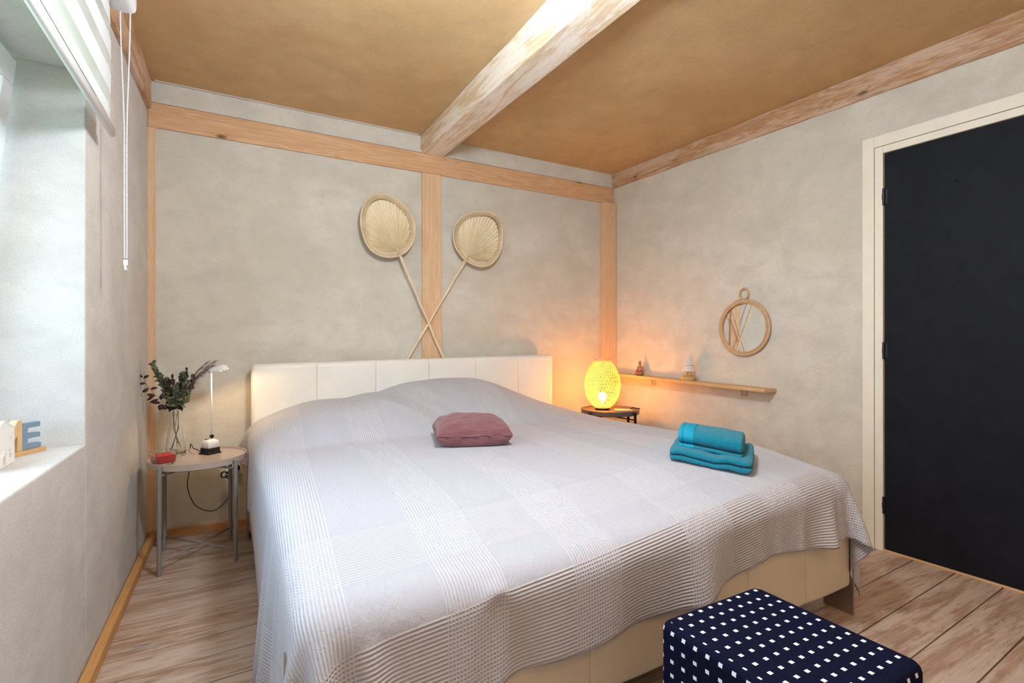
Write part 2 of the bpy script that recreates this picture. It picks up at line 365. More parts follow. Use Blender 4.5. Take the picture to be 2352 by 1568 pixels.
# timbers
mk('trim_2', G().box(.0, W-.002, -.014, .0, 2.216, 2.349), M['pine'], bevel=.004, label='pine beam running along the headboard wall', **ST)
mk('trim_3', G().box(1.530, 1.668, -.016, .0, 0, 2.216), M['pine_z'], bevel=.004, label='pine post in the middle of the headboard wall', **ST)
mk('trim_4', G().box(3.075, W-.001, -.05, .0, 0, 2.216), M['pine_z'], bevel=.005, label='pine post in the right corner', **ST)
mk('trim_5', G().box(-.005, .026, -.010, .0, .046, 2.216), M['pine_z'], bevel=.003, label='narrow pine post in the left corner', **ST)
mk('trim_6', G().box(.026, .034, -.0095, .0, .046, 2.216), M['pine_z'], label='thin pine batten beside the left corner post', **ST)
def rough_beam(name, fn, y0, y1, n, zlo, zhi, th, mat, lab, wob=.006, seed=1):
    r = random.Random(seed); g = G(); rows = []
    for i in range(n+1):
        y = y0+(y1-y0)*i/n; a = zlo(y)+r.uniform(-wob, wob); t = th+r.uniform(-.002, .002)
        rows.append([fn(y, 0, a), fn(y, t, a+.004), fn(y, t, zhi), fn(y, 0, zhi)])
    vs = [p for q in rows for p in q]; fs = [(i*4+k, i*4+(k+1) % 4, i*4+4+(k+1) % 4, i*4+4+k) for i in range(n) for k in range(4)]
    g.add(vs, fs+[(0, 1, 2, 3), (n*4+3, n*4+2, n*4+1, n*4)]); return mk(name, g, mat, bevel=.003, label=lab, **ST)
rough_beam('trim_7', rw, 0, YR, 30, lambda y: 2.347+.009*y, H, .016, M['pine_y'], 'rough knotty timber under the ceiling on the door wall', .003, 3)
rough_beam('trim_8', lw, -.045, YR, 30, lambda y: 2.297+.03*y if y > -1 else 2.267, H, .020, M['pine_y'], 'rough timber under the ceiling on the window wall', .004, 5)
# the limed cross beam
g = G(); n = 14; vs = []; r = random.Random(11)
for i in range(n+1):
    t = i/n; y = -.008+(YR+.008)*t; k = min(1, -y/1.86); e = lambda: r.uniform(-.003, .003)
    lt = 1.522-.020*k-.01*max(0, t-.4); lb = 1.530+.032*k; rb_ = 1.684+.038*k; z0 = 2.347
    vs += [(lt+e(), y, H), (lb-.012+e(), y, z0+.03), (lb+e(), y, z0), (rb_-.004+e(), y, z0), (rb_+.004, y, z0+.008), (rb_+.004, y, H)]
g.add(vs, [(i*6+k, i*6+(k+1) % 6, i*6+6+(k+1) % 6, i*6+6+k) for i in range(n) for k in range(6)]+[(0, 1, 2, 3, 4, 5), tuple(n*6+k for k in range(5, -1, -1))])
mk('trim_9', g, M['lime'], bevel=.004, label='limewashed ceiling beam crossing above the bed', **ST)

# ---------------------------------------------------------------- window
win = thing('window_1', lw(-1.84, -.37, WZ0), 'white window in the deep reveal with its sash tilted inwards', None, kind='structure')
def frame(g, y0, y1, z0, z1, x0, x1, w, fn):
    g.box(y0, y1, x0, x1, z0, z0+w, fn=fn); g.box(y0, y1, x0, x1, z1-w, z1, fn=fn)
    g.box(y0, y0+w, x0, x1, z0+w, z1-w, fn=fn); g.box(y1-w, y1, x0, x1, z0+w, z1-w, fn=fn)
g = G(); frame(g, WY0, WY1, WZ0, WZ1, -.41, -.345, .045, lambda y, o, z: lw(y, o, z)); mk('window_frame', g, M['white'], win, bevel=.003)
def tilt(y, o, z):                                            # the sash leans into the room at its top
    k = (z-WZ0-.02)/(WZ1-WZ0-.02); return lw(y, o-.325+.125*k, z-.02*k)
g = G(); frame(g, WY0+.05, WY1-.038, WZ0+.03, WZ1-.004, 0, .05, .075, tilt); sash = mk('sash', g, M['white'], win, bevel=.006)
g = G(); g.box(WY0+.12, WY1-.11, .02, .026, WZ0+.10, WZ1-.075, fn=tilt); mk('pane', g, M['pane'], sash)
g = G(); g.lathe([(.0, 0), (.005, 0), (.005, .003), (0, .003)], tilt(WY1-.038, .035, WZ1-.03), 12, False, (0, 1, 0)); mk('screw', g, M['black'], sash)
mk('lawn', G().box(-14, -.9, -10, 8, -.5, -.45), M['lawn'], label='green lawn outside the window', cat='lawn', kind='stuff')

# ---------------------------------------------------------------- door
dr = thing('door_1', rw(-2.45, 0, 0), 'flat black door in a cream painted frame', None, kind='structure')
def rbox(g, y0, y1, o0, o1, z0, z1): return g.box(y0, y1, o0, o1, z0, z1, fn=rw)
g = G(); rbox(g, -1.966, -1.912, -.02, .016, 0, 2.117); rbox(g, -2.975, -2.921, -.02, .016, 0, 2.117); rbox(g, -2.921, -1.966, -.02, .016, 2.060, 2.117)
mk('architrave', g, M['cream'], dr, bevel=.003)
g = G(); rbox(g, -2.006, -1.968, -.10, .013, 0, 2.058); rbox(g, -2.919, -2.881, -.10, .013, 0, 2.058); rbox(g, -2.881, -2.006, -.10, .013, 2.022, 2.058)
mk('door_frame', g, M['cream'], dr, bevel=.003)
g = G(); rbox(g, -2.030, -2.0, -.075, -.042, 0, 2.03); rbox(g, -2.885, -2.858, -.075, -.042, 0, 2.03); rbox(g, -2.858, -2.030, -.075, -.042, 1.998, 2.03); mk('door_stop', g, M['cream'], dr)
leaf = mk('door_leaf', rbox(G(), -2.877, -2.011, -.041, .004, .011, 2.018), M['door'], dr, bevel=.003)
mk('threshold', rbox(G(), -2.881, -2.006, -.09, .010, 0, .010), M['shelfwood'], dr, bevel=.002)
for z in (1.80, 1.02, .235):
    g = G(); g.lathe([(.0055, -.042), (.0055, .042)], rw(-2.0085, .012, z), 12); g.lathe([(.0068, -.014), (.0068, .014)], rw(-2.0085, .012, z), 12)
    rbox(g, -2.024, -2.0, .0025, .0065, z-.036, z+.036); mk('hinge', g, M['black'], dr)
g = G(); c = rw(-2.30, .006, 1.80); g.tube([c+Vector((0, -.004, .006)), c+Vector((-.006, -.004, .002)), c+Vector((-.009, 0, -.004)), c+Vector((-.006, .004, .002)), c+Vector((0, .004, .006))], .0016, 6); mk('coat_hook', g, M['black'], leaf)
g = G(); g.tube([rw(-2.80, .004, 1.0), rw(-2.80, .05, 1.0), rw(-2.78, .058, 1.0), rw(-2.68, .058, 1.0)], .009, 10); mk('door_handle', g, M['black'], dr, smooth=True)

# ---------------------------------------------------------------- pleated band blind
bl = thing('roller_blind', lw(-1.9, .06, 2.2), 'white striped day and night blind hanging over the window', 'blind')
def lb(y, o, z): return lw(y, o+.03, z)
BY_, BYe = -1.166, -2.62
g = G(); g.prism(rrect(.075, .085, .02), lambda a, b, c: lb(c, .05+a, 2.245+b), BY_+.012, BYe); mk('cassette', g, M['white'], bl, smooth=False, bevel=.001)
g = G(); g.lathe([(.0, 0), (.036, 0), (.038, .006), (.034, .014), (0, .014)], lb(BY_+.008, .05, 2.24), 24, False, (0, 1, 0)); mk('end_cap', g, M['white'], bl)
z = 1.796; k = 0
while z < 2.20:
    hgt_ = .038 if k == 0 else (.046 if k % 2 else .066)
    z1 = min(z+hgt_, 2.205); g = G(); nn = 10
    zz = [z+(z1-z)*i/2 for i in range(3)]
    yv = [BYe+.01+(BY_-BYe-.012)*i/24 for i in range(25)]
    vs = [lb(y, .030+.004*math.sin((q-1.79)*8)-(.018*max(0, (y+1.30)/.14)**2 if y > -1.30 else 0)+ox, q) for ox in (0, .0009) for q in zz for y in yv]
    m_ = 25; fs = []
    for s2 in range(2):
        o_ = s2*75
        fs += [(o_+j*m_+i, o_+j*m_+i+1, o_+(j+1)*m_+i+1, o_+(j+1)*m_+i) for j in range(2) for i in range(24)]
    g.add(vs, fs); mk('sheer_band' if k % 2 else 'fabric_band', g, M['sheer' if k % 2 else 'blind'], bl, smooth=True, recalc=False)
    z = z1; k += 1
g = G(); g.prism(rrect(.019, .034, .0094, 6), lambda a, b, c: lb(c, .022+a, 1.779+b), BY_-.001, BYe+.005); mk('bottom_bar', g, M['white'], bl, smooth=True)
cx0, cx1 = .042, .070; cy = BY_+.012
def strand(x0, xm, g):
    n = 150; z0, z1 = 2.225, 1.352
    for i in range(n):
        t = i/n; z = z0+(z1-z0)*t; e = min(1, t/.55); x = x0+(xm-x0)*(e*e*(3-2*e)); g.ell(lb(cy, x, z), .0027, .0027, .0030, 6, 4)
g = G(); mid = .0565; strand(cx0, mid-.0035, g); strand(cx1, mid+.0035, g); ch = mk('bead_chain', g, M['white'], bl, smooth=True, kind='stuff')
g = G(); c = lb(cy, mid, 1.340); g.prism(rrect(.013, .020, .004), lambda a, b, d: c+Vector((a, d, b)), -.003, .003); g.prism(rrect(.006, .018, .002), lambda a, b, d: c+Vector((a-.001, d, b-.016)), -.0025, .0025)
g.tube([c+Vector((.001, 0, -.018)), c+Vector((.004, 0, -.026))], .0017, 6); mk('chain_joiner', g, M['white'], bl, bevel=.001)

# ---------------------------------------------------------------- window sill things
SZ = WZ0
ho = thing('tealight_house', (-.17, -1.54, SZ), 'small white ceramic tealight house on the window sill', 'ornament')
hx0, hx1, hy0, hy1 = -.190, -.148, -1.615, -1.462; hym = -1.540
def wins():                                                     # openings in (y, z): rectangles cut by building the wall around them
    return [(-1.507, -1.4985, .7785, .800), (-1.495, -1.4865, .7785, .800)]
# the gable wall, cut on a grid so that the windows are real openings
opens = []
for yc, z0 in ((-1.494, .757), (-1.494, .800), (-1.586, .757), (-1.586, .800)):
    for s_ in (-1, 1): opens += [(yc+s_*.0055-.0042, yc+s_*.0055+.0042, z0, z0+.013), (yc+s_*.0055-.0040, yc+s_*.0055+.0036, z0+.0165, z0+.0235)]
for s_ in (-1, 1): opens += [(hym+s_*.007-.0052, hym+s_*.007+.0052, .744, .768)]
def gable(y): return .833+(.858-.833)*(1-abs(y-hym)/(hy1-hym))
ysr = sorted({hy0, hym, hy1} | {v for o in opens for v in o[:2]}); g = G()
for a, b in zip(ysr[:-1], ysr[1:]):
    zs_ = sorted({SZ+.001, .80} | {v for o in opens for v in o[2:]})
    for c0, c1 in zip(zs_[:-1], zs_[1:]+[None]):
        ym, zm = (a+b)/2, (c0+c1)/2
        if any(o[0] < ym < o[1] and o[2] < zm < o[3] for o in opens): continue
        g.box(hx1-.004, hx1, a, b, c0, c1)
    zt = zs_[-1]
    g.add([(x, y, z) for x in (hx1-.004, hx1) for y, z in ((a, zt), (b, zt), (b, gable(b)), (a, gable(a)))], [(3, 2, 1, 0), (4, 5, 6, 7), (0, 1, 5, 4), (1, 2, 6, 5), (2, 3, 7, 6), (3, 0, 4, 7)])
mk('front_wall', g, M['ceramic'], ho)
g = G(); g.box(hx0, hx1-.004, hy1-.004, hy1, SZ, gable(hy1)); g.box(hx0, hx1-.004, hy0, hy0+.004, SZ, gable(hy0)); g.box(hx0+.0002, hx0+.004, hy0+.004, hy1-.004, SZ, .832)
mk('side_walls', g, M['ceramic'], ho)
g = G()
for s_ in (0, 1):
    ya = hy1+.002 if s_ else hy0-.002
    g.add([(x, y, z+dz) for dz in (0, .0035) for x, y, z in ((hx0-.002, ya, .832), (hx1+.001, ya, .832), (hx1+.001, hym, .858), (hx0-.002, hym, .858))], [(3, 2, 1, 0), (4, 5, 6, 7), (0, 1, 5, 4), (1, 2, 6, 5), (2, 3, 7, 6), (3, 0, 4, 7)])
mk('roof', g, M['ceramic'], ho, bevel=.001)
g = G(); pth = [(hym-.0165, .742), (hym-.0165, .762)]+[(hym+.0165*math.cos(t), .762+.0165*math.sin(t)) for t in [PI*(1-i/8) for i in range(9)]]+[(hym+.0165, .742)]
g.tube([(hx1+.0005, a, b) for a, b in pth], .0014, 6); mk('door_arch', g, M['ceramic'], ho)
g = G(); g.box(hx0+.01, hx0+.0105, hy0+.008, hy1-.008, SZ+.004, .828); mk('warm_backing', g, M['amber'], ho)

e = Vector((-.136, -1.309, 0)); d_ = Vector((.47, .883, 0)); n_ = Vector((.883, -.47, 0))
hs = thing('letter_sign', e-d_*.15+Vector((0, 0, SZ)), 'wooden block letters on a wooden strip on the window sill', 'letter sign')
def L(u, z, w): return e+d_*u+n_*w+Vector((0, 0, z))
mk('base_strip', G().prism([(-.325, SZ), (.010, SZ), (.010, SZ+.0125), (-.325, SZ+.0125)], L, -.020, .017), M['beech_x'], hs, bevel=.001)
zb = SZ+.0128
def E_(u): return [(u+(q-u)*1.15, w) for q, w in [(u, 0), (u+.052, 0), (u+.0545, .003), (u+.0545, .0125), (u+.052, .0155), (u+.019, .0155), (u+.017, .018), (u+.017, .030), (u+.019, .032), (u+.050, .032), (u+.0525, .034), (u+.0525, .044), (u+.050, .0465), (u+.019, .0465), (u+.017, .049), (u+.017, .060), (u+.019, .0625), (u+.050, .0625), (u+.0525, .065), (u+.0525, .075), (u+.050, .078), (u, .078)]]
mk('letter_e', G().prism([(a, b+zb) for a, b in E_(-.062)], L, -.009, .009), M['blue'], hs, bevel=.0006, label='blue letter E')
mp = [(-.150, 0), (-.134, 0), (-.134, .045), (-.106, .010), (-.0785, .045), (-.0785, 0), (-.064, 0), (-.064, .086), (-.067, .090), (-.075, .090), (-.079, .087), (-.105, .046), (-.131, .087), (-.135, .090), (-.147, .090), (-.150, .086)]
mk('letter_m', G().prism([(a, b+zb) for a, b in mp], L, -.009, .012), M['beech'], hs, bevel=.0006, label='bare wooden letter M')
ring = []
for i in range(24):
    t = 2*PI*i/24; ring.append((t, math.cos(t), math.sin(t)))
g = G(); vs = [L(-.192+c*rx, zb+.039+s2*rz, w) for w in (-.009, .009) for rx, rz in ((.034, .039), (.018, .022)) for t, c, s2 in ring]
g.add(vs, [f for i in range(24) for f in ((i, (i+1) % 24, 48+(i+1) % 24, 48+i), (24+i, 72+i, 72+(i+1) % 24, 24+(i+1) % 24), (48+i, 48+(i+1) % 24, 72+(i+1) % 24, 72+i), (i, 24+i, 24+(i+1) % 24, (i+1) % 24))])
mk('letter_o', g, M['blue'], hs, label='blue letter O')
u = -.300; hp = [(u, 0), (u+.017, 0), (u+.017, .032), (u+.046, .032), (u+.046, 0), (u+.063, 0), (u+.063, .078), (u+.046, .078), (u+.046, .047), (u+.017, .047), (u+.017, .078), (u, .078)]
mk('letter_h', G().prism([(a, b+zb) for a, b in hp], L, -.009, .009), M['beech'], hs, bevel=.0006, label='bare wooden letter H')

# ---------------------------------------------------------------- bed
bed = thing('bed', (1.49, -1.2, 0), 'low double bed upholstered in cream leather with a panelled headboard', 'bed')
def panel(name, x0, x1, y0, y1, z0, z1, mat, rl, rr, parent, tilt=0.):
    """an upholstered panel: rounded in section, pulled in slightly at its seams"""
    g = G(); w, h = y1-y0, z1-z0; rad = min(.028, w*.42)
    n = 12; sect = rrect(w, h, rad, 5); rows = []
    for i in range(n+1):
        t = i/n; x = x0+(x1-x0)*t
        dl, dr2 = x-x0, x1-x; sh = 0
        if rl: sh += max(0, (.022-dl)/.022)**2*.018
        else: sh += max(0, (.008-dl)/.008)**2*.0022
        if rr: sh += max(0, (.022-dr2)/.022)**2*.018
        else: sh += max(0, (.008-dr2)/.008)**2*.0022
        rows.append((x, sh))
    xs = sorted(set([x0, x0+.003, x0+.008, x0+.014, x0+.022]+[x0+(x1-x0)*i/8 for i in range(1, 8)]+[x1-.022, x1-.014, x1-.008, x1-.003, x1]))
    vs = []; 
    for x in xs:
        dl, dr2 = x-x0, x1-x
        sh = (max(0, (.022-dl)/.022)**2*.018 if rl else max(0, (.008-dl)/.008)**2*.0022)+(max(0, (.022-dr2)/.022)**2*.018 if rr else max(0, (.008-dr2)/.008)**2*.0022)
        puff = .004*math.sin(PI*(x-x0)/(x1-x0))
        for a, b in sect:
            sx_ = (abs(a)-sh)/max(abs(a), 1e-6) if abs(a) > sh else 0
            vs.append((x, (y0+y1)/2+a*(1-sh/(w/2))+(-puff if a < 0 else 0), (z0+z1)/2+b*(1-sh/(h/2))+tilt*(x-1.5)*(1 if b > 0 else 0)))
    m_ = len(sect); k_ = len(xs)
    g.add(vs, [(i*m_+k, i*m_+(k+1) % m_, (i+1)*m_+(k+1) % m_, (i+1)*m_+k) for i in range(k_-1) for k in range(m_)]+[tuple(range(m_-1, -1, -1)), tuple(range((k_-1)*m_, k_*m_))])
    return mk(name, g, mat, parent, smooth=True)
hb = mk('headboard', G().box(.50, 2.515, -.075, -.06, .30, .92), M['leather2'], bed)
sx_ = [.488, .837, 1.187, 1.538, 1.879, 2.218, 2.528]
for i in range(6):
    panel('headboard_panel', sx_[i], sx_[i+1], -.128, -.052, .392, .953, M['leather'], i == 0, i == 5, hb, .014)
    if i: g = G(); g.box(sx_[i]-.0006, sx_[i]+.0006, -.1275, -.125, .42, .93); mk('seam', g, M['leather2'], hb)
mk('lower_rail', G().box(.492, 2.52, -.125, -.058, .10, .388), M['leather2'], bed, bevel=.012)
fs_ = [.470, .79, 1.205, 1.53, 1.855, 2.179, 2.482]
ft = mk('footboard', G().box(.50, 2.47, -2.245, -2.225, .125, .40), M['leather2'], bed)
for i in range(6): panel('footboard_panel', fs_[i], fs_[i+1], -2.262, -2.215, .112, .425, M['leather2'], i == 0, i == 5, ft)
mk('side_rail', G().box(.470, .50, -2.22, -.125, .112, .425), M['leather2'], bed, bevel=.01)
mk('side_rail', G().box(2.455, 2.482, -2.22, -.125, .112, .425), M['leather2'], bed, bevel=.01)
for x in (.462, 2.484):
    for y in (-2.266, -.24): mk('leg', G().box(x, x+.008, y, y+.115, 0, .40), M['steel'], bed, bevel=.001)
mk('mattress', G().box(.52, 2.44, -2.17, -.135, .20, .455), M['white'], bed, bevel=.04, seg=3)

# ---------------------------------------------------------------- bedspread, draped over the bed by a small cloth solver
def sstep(a,b,x):
    t=np.clip((x-a)/(b-a),0,1); return t*t*(3-2*t)
BX0,BX1,BY0,BY1=.466,2.492,-2.280,-.10
def pad(x,y,x0,x1,y0,y1,h,e=.16):
    # soft pillow dome
    fx=sstep(x0,x0+e,x)*(1-sstep(x1-e,x1,x)); fy=sstep(y0,y0+e,y)
    return h*np.sqrt(np.clip(fx*fy,0,1))
def top_h(x,y):
    z=.590-sstep(-1.80,-2.29,y)*(.050+.045*(1-np.clip(x/2.45,0,1)))
    z=z+.012*np.sin(3.1*x+1.0)*np.sin(2.3*y)
    a=pad(x,y,.46,1.50,-.95,-.12,.125,.42)
    b=pad(x,y,1.0,2.46,-.80,-.12,.225,.62)
    b=b*(1-.35*sstep(1.75,2.35,x))
    return z+np.maximum(a,b)+.35*np.minimum(a,b)
def drape():
    def rest(n,m):
        u=np.linspace(0,1,n)[:,None]; v=np.linspace(0,1,m)[None,:]
        c00=(.24,-.08);c01=(-.24,-2.525);c11=(2.84,-2.445);c10=(2.80,-.08) # (u,v): v=0 head
        X=(1-u)*(1-v)*c00[0]+(1-u)*v*c01[0]+u*v*c11[0]+u*(1-v)*c10[0]
        Y=(1-u)*(1-v)*c00[1]+(1-u)*v*c01[1]+u*v*c11[1]+u*(1-v)*c10[1]
        return X,Y
    def relax(P,R,steps,g,iters):
        n,m,_=P.shape
        V=P.copy(); 
        L=lambda a,b:np.linalg.norm(a-b,axis=-1)
        cons=[]
        def add(sl_a,sl_b,k):
            cons.append((sl_a,sl_b,L(R[sl_a],R[sl_b]),k))
        S=slice
        for p in (0,1):
            na=(n-p)//2; ma=(m-p)//2
            add((S(p,p+2*na-1,2),S(None)),(S(p+1,p+2*na,2),S(None)),1.)
            add((S(None),S(p,p+2*ma-1,2)),(S(None),S(p+1,p+2*ma,2)),1.)
            na2=(n-1-p+1)//2
            ai=S(p,n-1,2);bi=S(p+1,n,2)
            add((ai,S(0,m-1)),(bi,S(1,m)),.35)
            add((ai,S(1,m)),(bi,S(0,m-1)),.35)
        for p in range(4):
            add((S(p,n-2,4),S(None)),(S(p+2,n,4),S(None)),.12)
            add((S(None),S(p,m-2,4)),(S(None),S(p+2,m,4)),.12)
        for s in range(steps):
            vel=(P-V)*.985; V=P.copy()
            P=P+vel; P[...,2]-=g
            for it in range(iters):
                for a,b,l0,k in cons:
                    d=P[b]-P[a]; l=np.linalg.norm(d,axis=-1)+1e-9
                    w=((l-l0)/l*.5*k)[...,None]*d
                    P[a]+=w; P[b]-=w
                # collide
                x,y,z=P[...,0],P[...,1],P[...,2]
                h=top_h(x,y)+.006; r=.07
                cx=np.clip(x,BX0+r,BX1-r); cy=np.clip(y,BY0+r,BY1+.3)
                dx=x-cx; dy=y-cy; dd=np.sqrt(dx*dx+dy*dy)
                # rounded shoulder
                top=h-r+np.sqrt(np.clip(r*r-dd*dd,0,None))
                inside=(dd<r)&(z<top)
                up=top-z; side=r-dd
                useup=inside&((up<side*1.2)|(dd<1e-6)|(z>h-r))
                usesd=inside&~useup
                fr=np.where(useup,.55,0)[...,None]
                P[...,2]=np.where(useup,top,z)
                P[...,:2]-= (P[...,:2]-V[...,:2])*fr
                k2=np.where(usesd,side/np.maximum(dd,1e-6),0)
                P[...,0]+=dx*k2; P[...,1]+=dy*k2
                f2=np.where(usesd,.3,0); P[...,2]-=(P[...,2]-V[...,2])*f2
                P[...,2]=np.maximum(P[...,2],.006)
                P[...,1]=np.where(P[...,2]<.96,np.minimum(P[...,1],-.125),P[...,1])
            # gentle damping cap
            dv=P-V; sp=np.linalg.norm(dv,axis=-1,keepdims=True); P=V+dv*np.minimum(1,.02/np.maximum(sp,1e-9))
        return P
    def up(P,n,m):
        n0,m0=P.shape[:2]
        a=np.linspace(0,n0-1,n); b=np.linspace(0,m0-1,m)
        i=np.minimum(a.astype(int),n0-2); j=np.minimum(b.astype(int),m0-2); fa=(a-i)[:,None,None]; fb=(b-j)[None,:,None]
        return (P[i][:,j]*(1-fa)*(1-fb)+P[i+1][:,j]*fa*(1-fb)+P[i][:,j+1]*(1-fa)*fb+P[i+1][:,j+1]*fa*fb)
    n,m=73,61
    X,Y=rest(n,m)
    R=np.stack([X,Y,0*X],-1)
    # arc-length stretch towards the head so the humps get cloth
    ys=np.linspace(-2.6,-.08,400); hh=top_h(np.full(400,1.4),ys); hh2=top_h(np.full(400,.9),ys)
    ds=np.sqrt(np.gradient(ys)**2+(.5*(np.gradient(hh)+np.gradient(hh2)))**2); s=np.cumsum(ds)-ds[0]; s=s+ys[0]
    yy=np.interp(R[...,1],s,ys)
    rr=np.random.RandomState(3)
    over=np.maximum(np.maximum(BX0-X,X-BX1),BY0-yy)
    Z=np.where(over>0,.62-over*.5,top_h(X,yy)+.02)+rr.randn(n,m)*.002
    P=np.stack([X,yy,Z],-1)
    P=relax(P,R,200,.0016,6)
    n2,m2=145,121
    X,Y=rest(n2,m2); R2=np.stack([X,Y,0*X],-1)
    P=up(P,n2,m2)+rr.randn(n2,m2,3)*.0005
    P=relax(P,R2,110,.0008,6)
    g=lambda v,c0,w:np.exp(-((v-c0)/w)**2)
    x,y,z=P[...,0].copy(),P[...,1].copy(),P[...,2].copy()
    fr=sstep(BY0+.06,BY0+.0,y)*sstep(.30,.6,x)*(1-sstep(2.36,2.46,x))
    s=np.clip((.50-z)/.22,0,1.2)*fr
    P[...,1]-=s*(.045*g(x,1.60,.075)+.030*g(x,2.27,.085)+.016*g(x,1.16,.11)+.022*g(x,.76,.10)+.004*np.sin(x*31))
    P[...,2]+=s*(.030*g(x,1.92,.17)-.012*g(x,1.60,.07)-.012*g(x,2.28,.08)+.004*np.sin(x*19+1))
    def ridge(x0,y0,x1,y1,a,w):
        dx,dy=x1-x0,y1-y0;L2=dx*dx+dy*dy;t=np.clip(((x-x0)*dx+(y-y0)*dy)/L2,0,1)
        d=np.hypot(x-x0-t*dx,y-y0-t*dy);return a*np.exp(-(d/w)**2)*np.sin(np.pi*np.clip(t,.02,.98))**.5
    top=sstep(.45,.55,z)*sstep(-2.22,-2.1,y)
    for q in ((1.95,-.72,2.40,-1.40,.007,.022),(1.86,-.82,2.22,-1.62,.006,.02),(1.72,-.95,2.02,-1.42,.006,.018),(2.05,-.62,2.42,-1.05,.006,.016),(.74,-.70,.92,-1.25,.008,.03),(.60,-.85,.66,-1.45,.007,.025),(1.02,-.45,1.30,-.80,.007,.03),(1.25,-.30,1.55,-.75,-.007,.035),(1.15,-1.5,1.5,-2.0,.003,.03)):
        P[...,2]+=top*ridge(*q)
    return P,R2

P_, R_ = drape()
n1, m1 = P_.shape[:2]
uu = R_[..., 0]-.065*(R_[..., 1]+1.2); vv = R_[..., 1]-.08*(R_[..., 0]-1)
# lift the far part of the pattern so the bands follow the photograph's slant
rr_ = np.random.RandomState(5)
me = bpy.data.meshes.new('bedspread')
me.from_pydata([tuple(map(float, p)) for p in P_.reshape(-1, 3)], [], [(i*m1+j, (i+1)*m1+j, (i+1)*m1+j+1, i*m1+j+1) for i in range(n1-1) for j in range(m1-1)])
l = me.uv_layers.new(name='UVMap'); U_, V_ = uu.ravel(), vv.ravel()
vi = np.empty(len(me.loops), int); me.loops.foreach_get('vertex_index', vi)
l.data.foreach_set('uv', np.stack([U_[vi], V_[vi]], -1).astype(np.float32).ravel())
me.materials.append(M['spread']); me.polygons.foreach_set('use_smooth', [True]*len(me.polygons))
sp = bpy.data.objects.new('bedspread', me); COL.objects.link(sp); WP[sp] = Vector((0, 0, 0))
tag(sp, 'large white waffle weave bedspread draped over the bed', 'bedspread')
md = sp.modifiers.new('sub', 'SUBSURF'); md.levels = md.render_levels = 1
md = sp.modifiers.new('thick', 'SOLIDIFY'); md.thickness = .003; md.offset = 1

def surf(x, y): return float(top_h(np.array(x), np.array(y)))+.009
# ---------------------------------------------------------------- cushion
def pillow(cx, cy, w, d, h, ang, name, mat, z0=None, tz=0., **kw):
    f = rot2(cx, cy, ang); n = 40; g = G(); vs = []; fs = []
    for side in (1, -1):
        k0 = len(vs)
        for i in range(n+1):
            for j in range(n+1):
                a = math.sin(PI*(i/n-.5)); b = math.sin(PI*(j/n-.5))
                ed = (1-abs(a)**3.2)*(1-abs(b)**3.2); hh = h*.5*max(0, ed)**.42
                pin = 1-.02*(1-abs(b)**2)*(abs(a)**6)-.0; pin2 = 1-.02*(1-abs(a)**2)*(abs(b)**6)
                wr = .0025*math.sin(9*a+4*b)*math.sin(7*b-3*a)+.002*math.sin(16*b+5*a*a)
                if ed > .0: wr *= min(1, ed*3)
                x_, y_ = a*w/2*pin, b*d/2*pin2; q = f(x_, y_, 0); base = surf(q.x, q.y)
                zc = base+.5*h*.62 if True else 0
                z = zc+side*hh+(wr if side > 0 else 0)
                vs.append((q.x, q.y, max(base+.001, z)))
        fs += [tuple((k0+i*(n+1)+j, k0+(i+1)*(n+1)+j, k0+(i+1)*(n+1)+j+1, k0+i*(n+1)+j+1)[::side]) for i in range(n) for j in range(n)]
    g.add(vs, fs)
    o = mk(name, g, mat, smooth=True, base=(cx, cy, surf(cx, cy)), **kw); w_ = o.modifiers.new('w', 'WELD'); w_.merge_threshold = .0008; return o
pillow(1.36, -1.165, .34, .29, .150, math.radians(-17), 'cushion', M['plum'], label='small plum linen cushion lying on the white bedspread', cat='cushion')

# ---------------------------------------------------------------- towels
def ribbon(path, t, b0, b1, f, z0, nb=14, jit=.0025, seed=1, wav=None, taper=.10):
    """a thick sheet whose centre line (a,z) is folded back and forth, extruded along b"""
    r = random.Random(seed); n = len(path); top = []; bot = []
    for i in range(n):
        p = Vector(path[i]); a = Vector(path[max(0, i-1)]); c = Vector(path[min(n-1, i+1)]); d = (c-a).normalized(); nn_ = Vector((-d.y, d.x))
        top.append(p+nn_*t/2); bot.append(p-nn_*t/2)
    loop = top+[Vector(path[-1])+(Vector(path[-1])-Vector(path[-2])).normalized()*t*.4]+bot[::-1]+[Vector(path[0])+(Vector(path[0])-Vector(path[1])).normalized()*t*.4]
    m_ = len(loop); vs = []
    for k in range(nb+1):
        s_ = k/nb; b = b0+(b1-b0)*s_; sh = 1-taper*(abs(2*s_-1)**10)
        for q in loop:
            cz = sum(p[1] for p in path)/n
            a2 = q.x+r.uniform(-jit, jit); z2 = cz+(q.y-cz)*sh+r.uniform(-jit, jit)*.7
            w = f(a2, b, 0); dz = wav(a2, b) if wav else 0
            vs.append(Vector((w.x, w.y, max(z0(w.x, w.y)+.0015, z0(w.x, w.y)+z2+dz))))
    g = G(); g.add(vs, [(k*m_+i, k*m_+(i+1) % m_, (k+1)*m_+(i+1) % m_, (k+1)*m_+i) for k in range(nb) for i in range(m_)]+[tuple(range(m_-1, -1, -1)), tuple(range(nb*m_, (nb+1)*m_))])
    return g
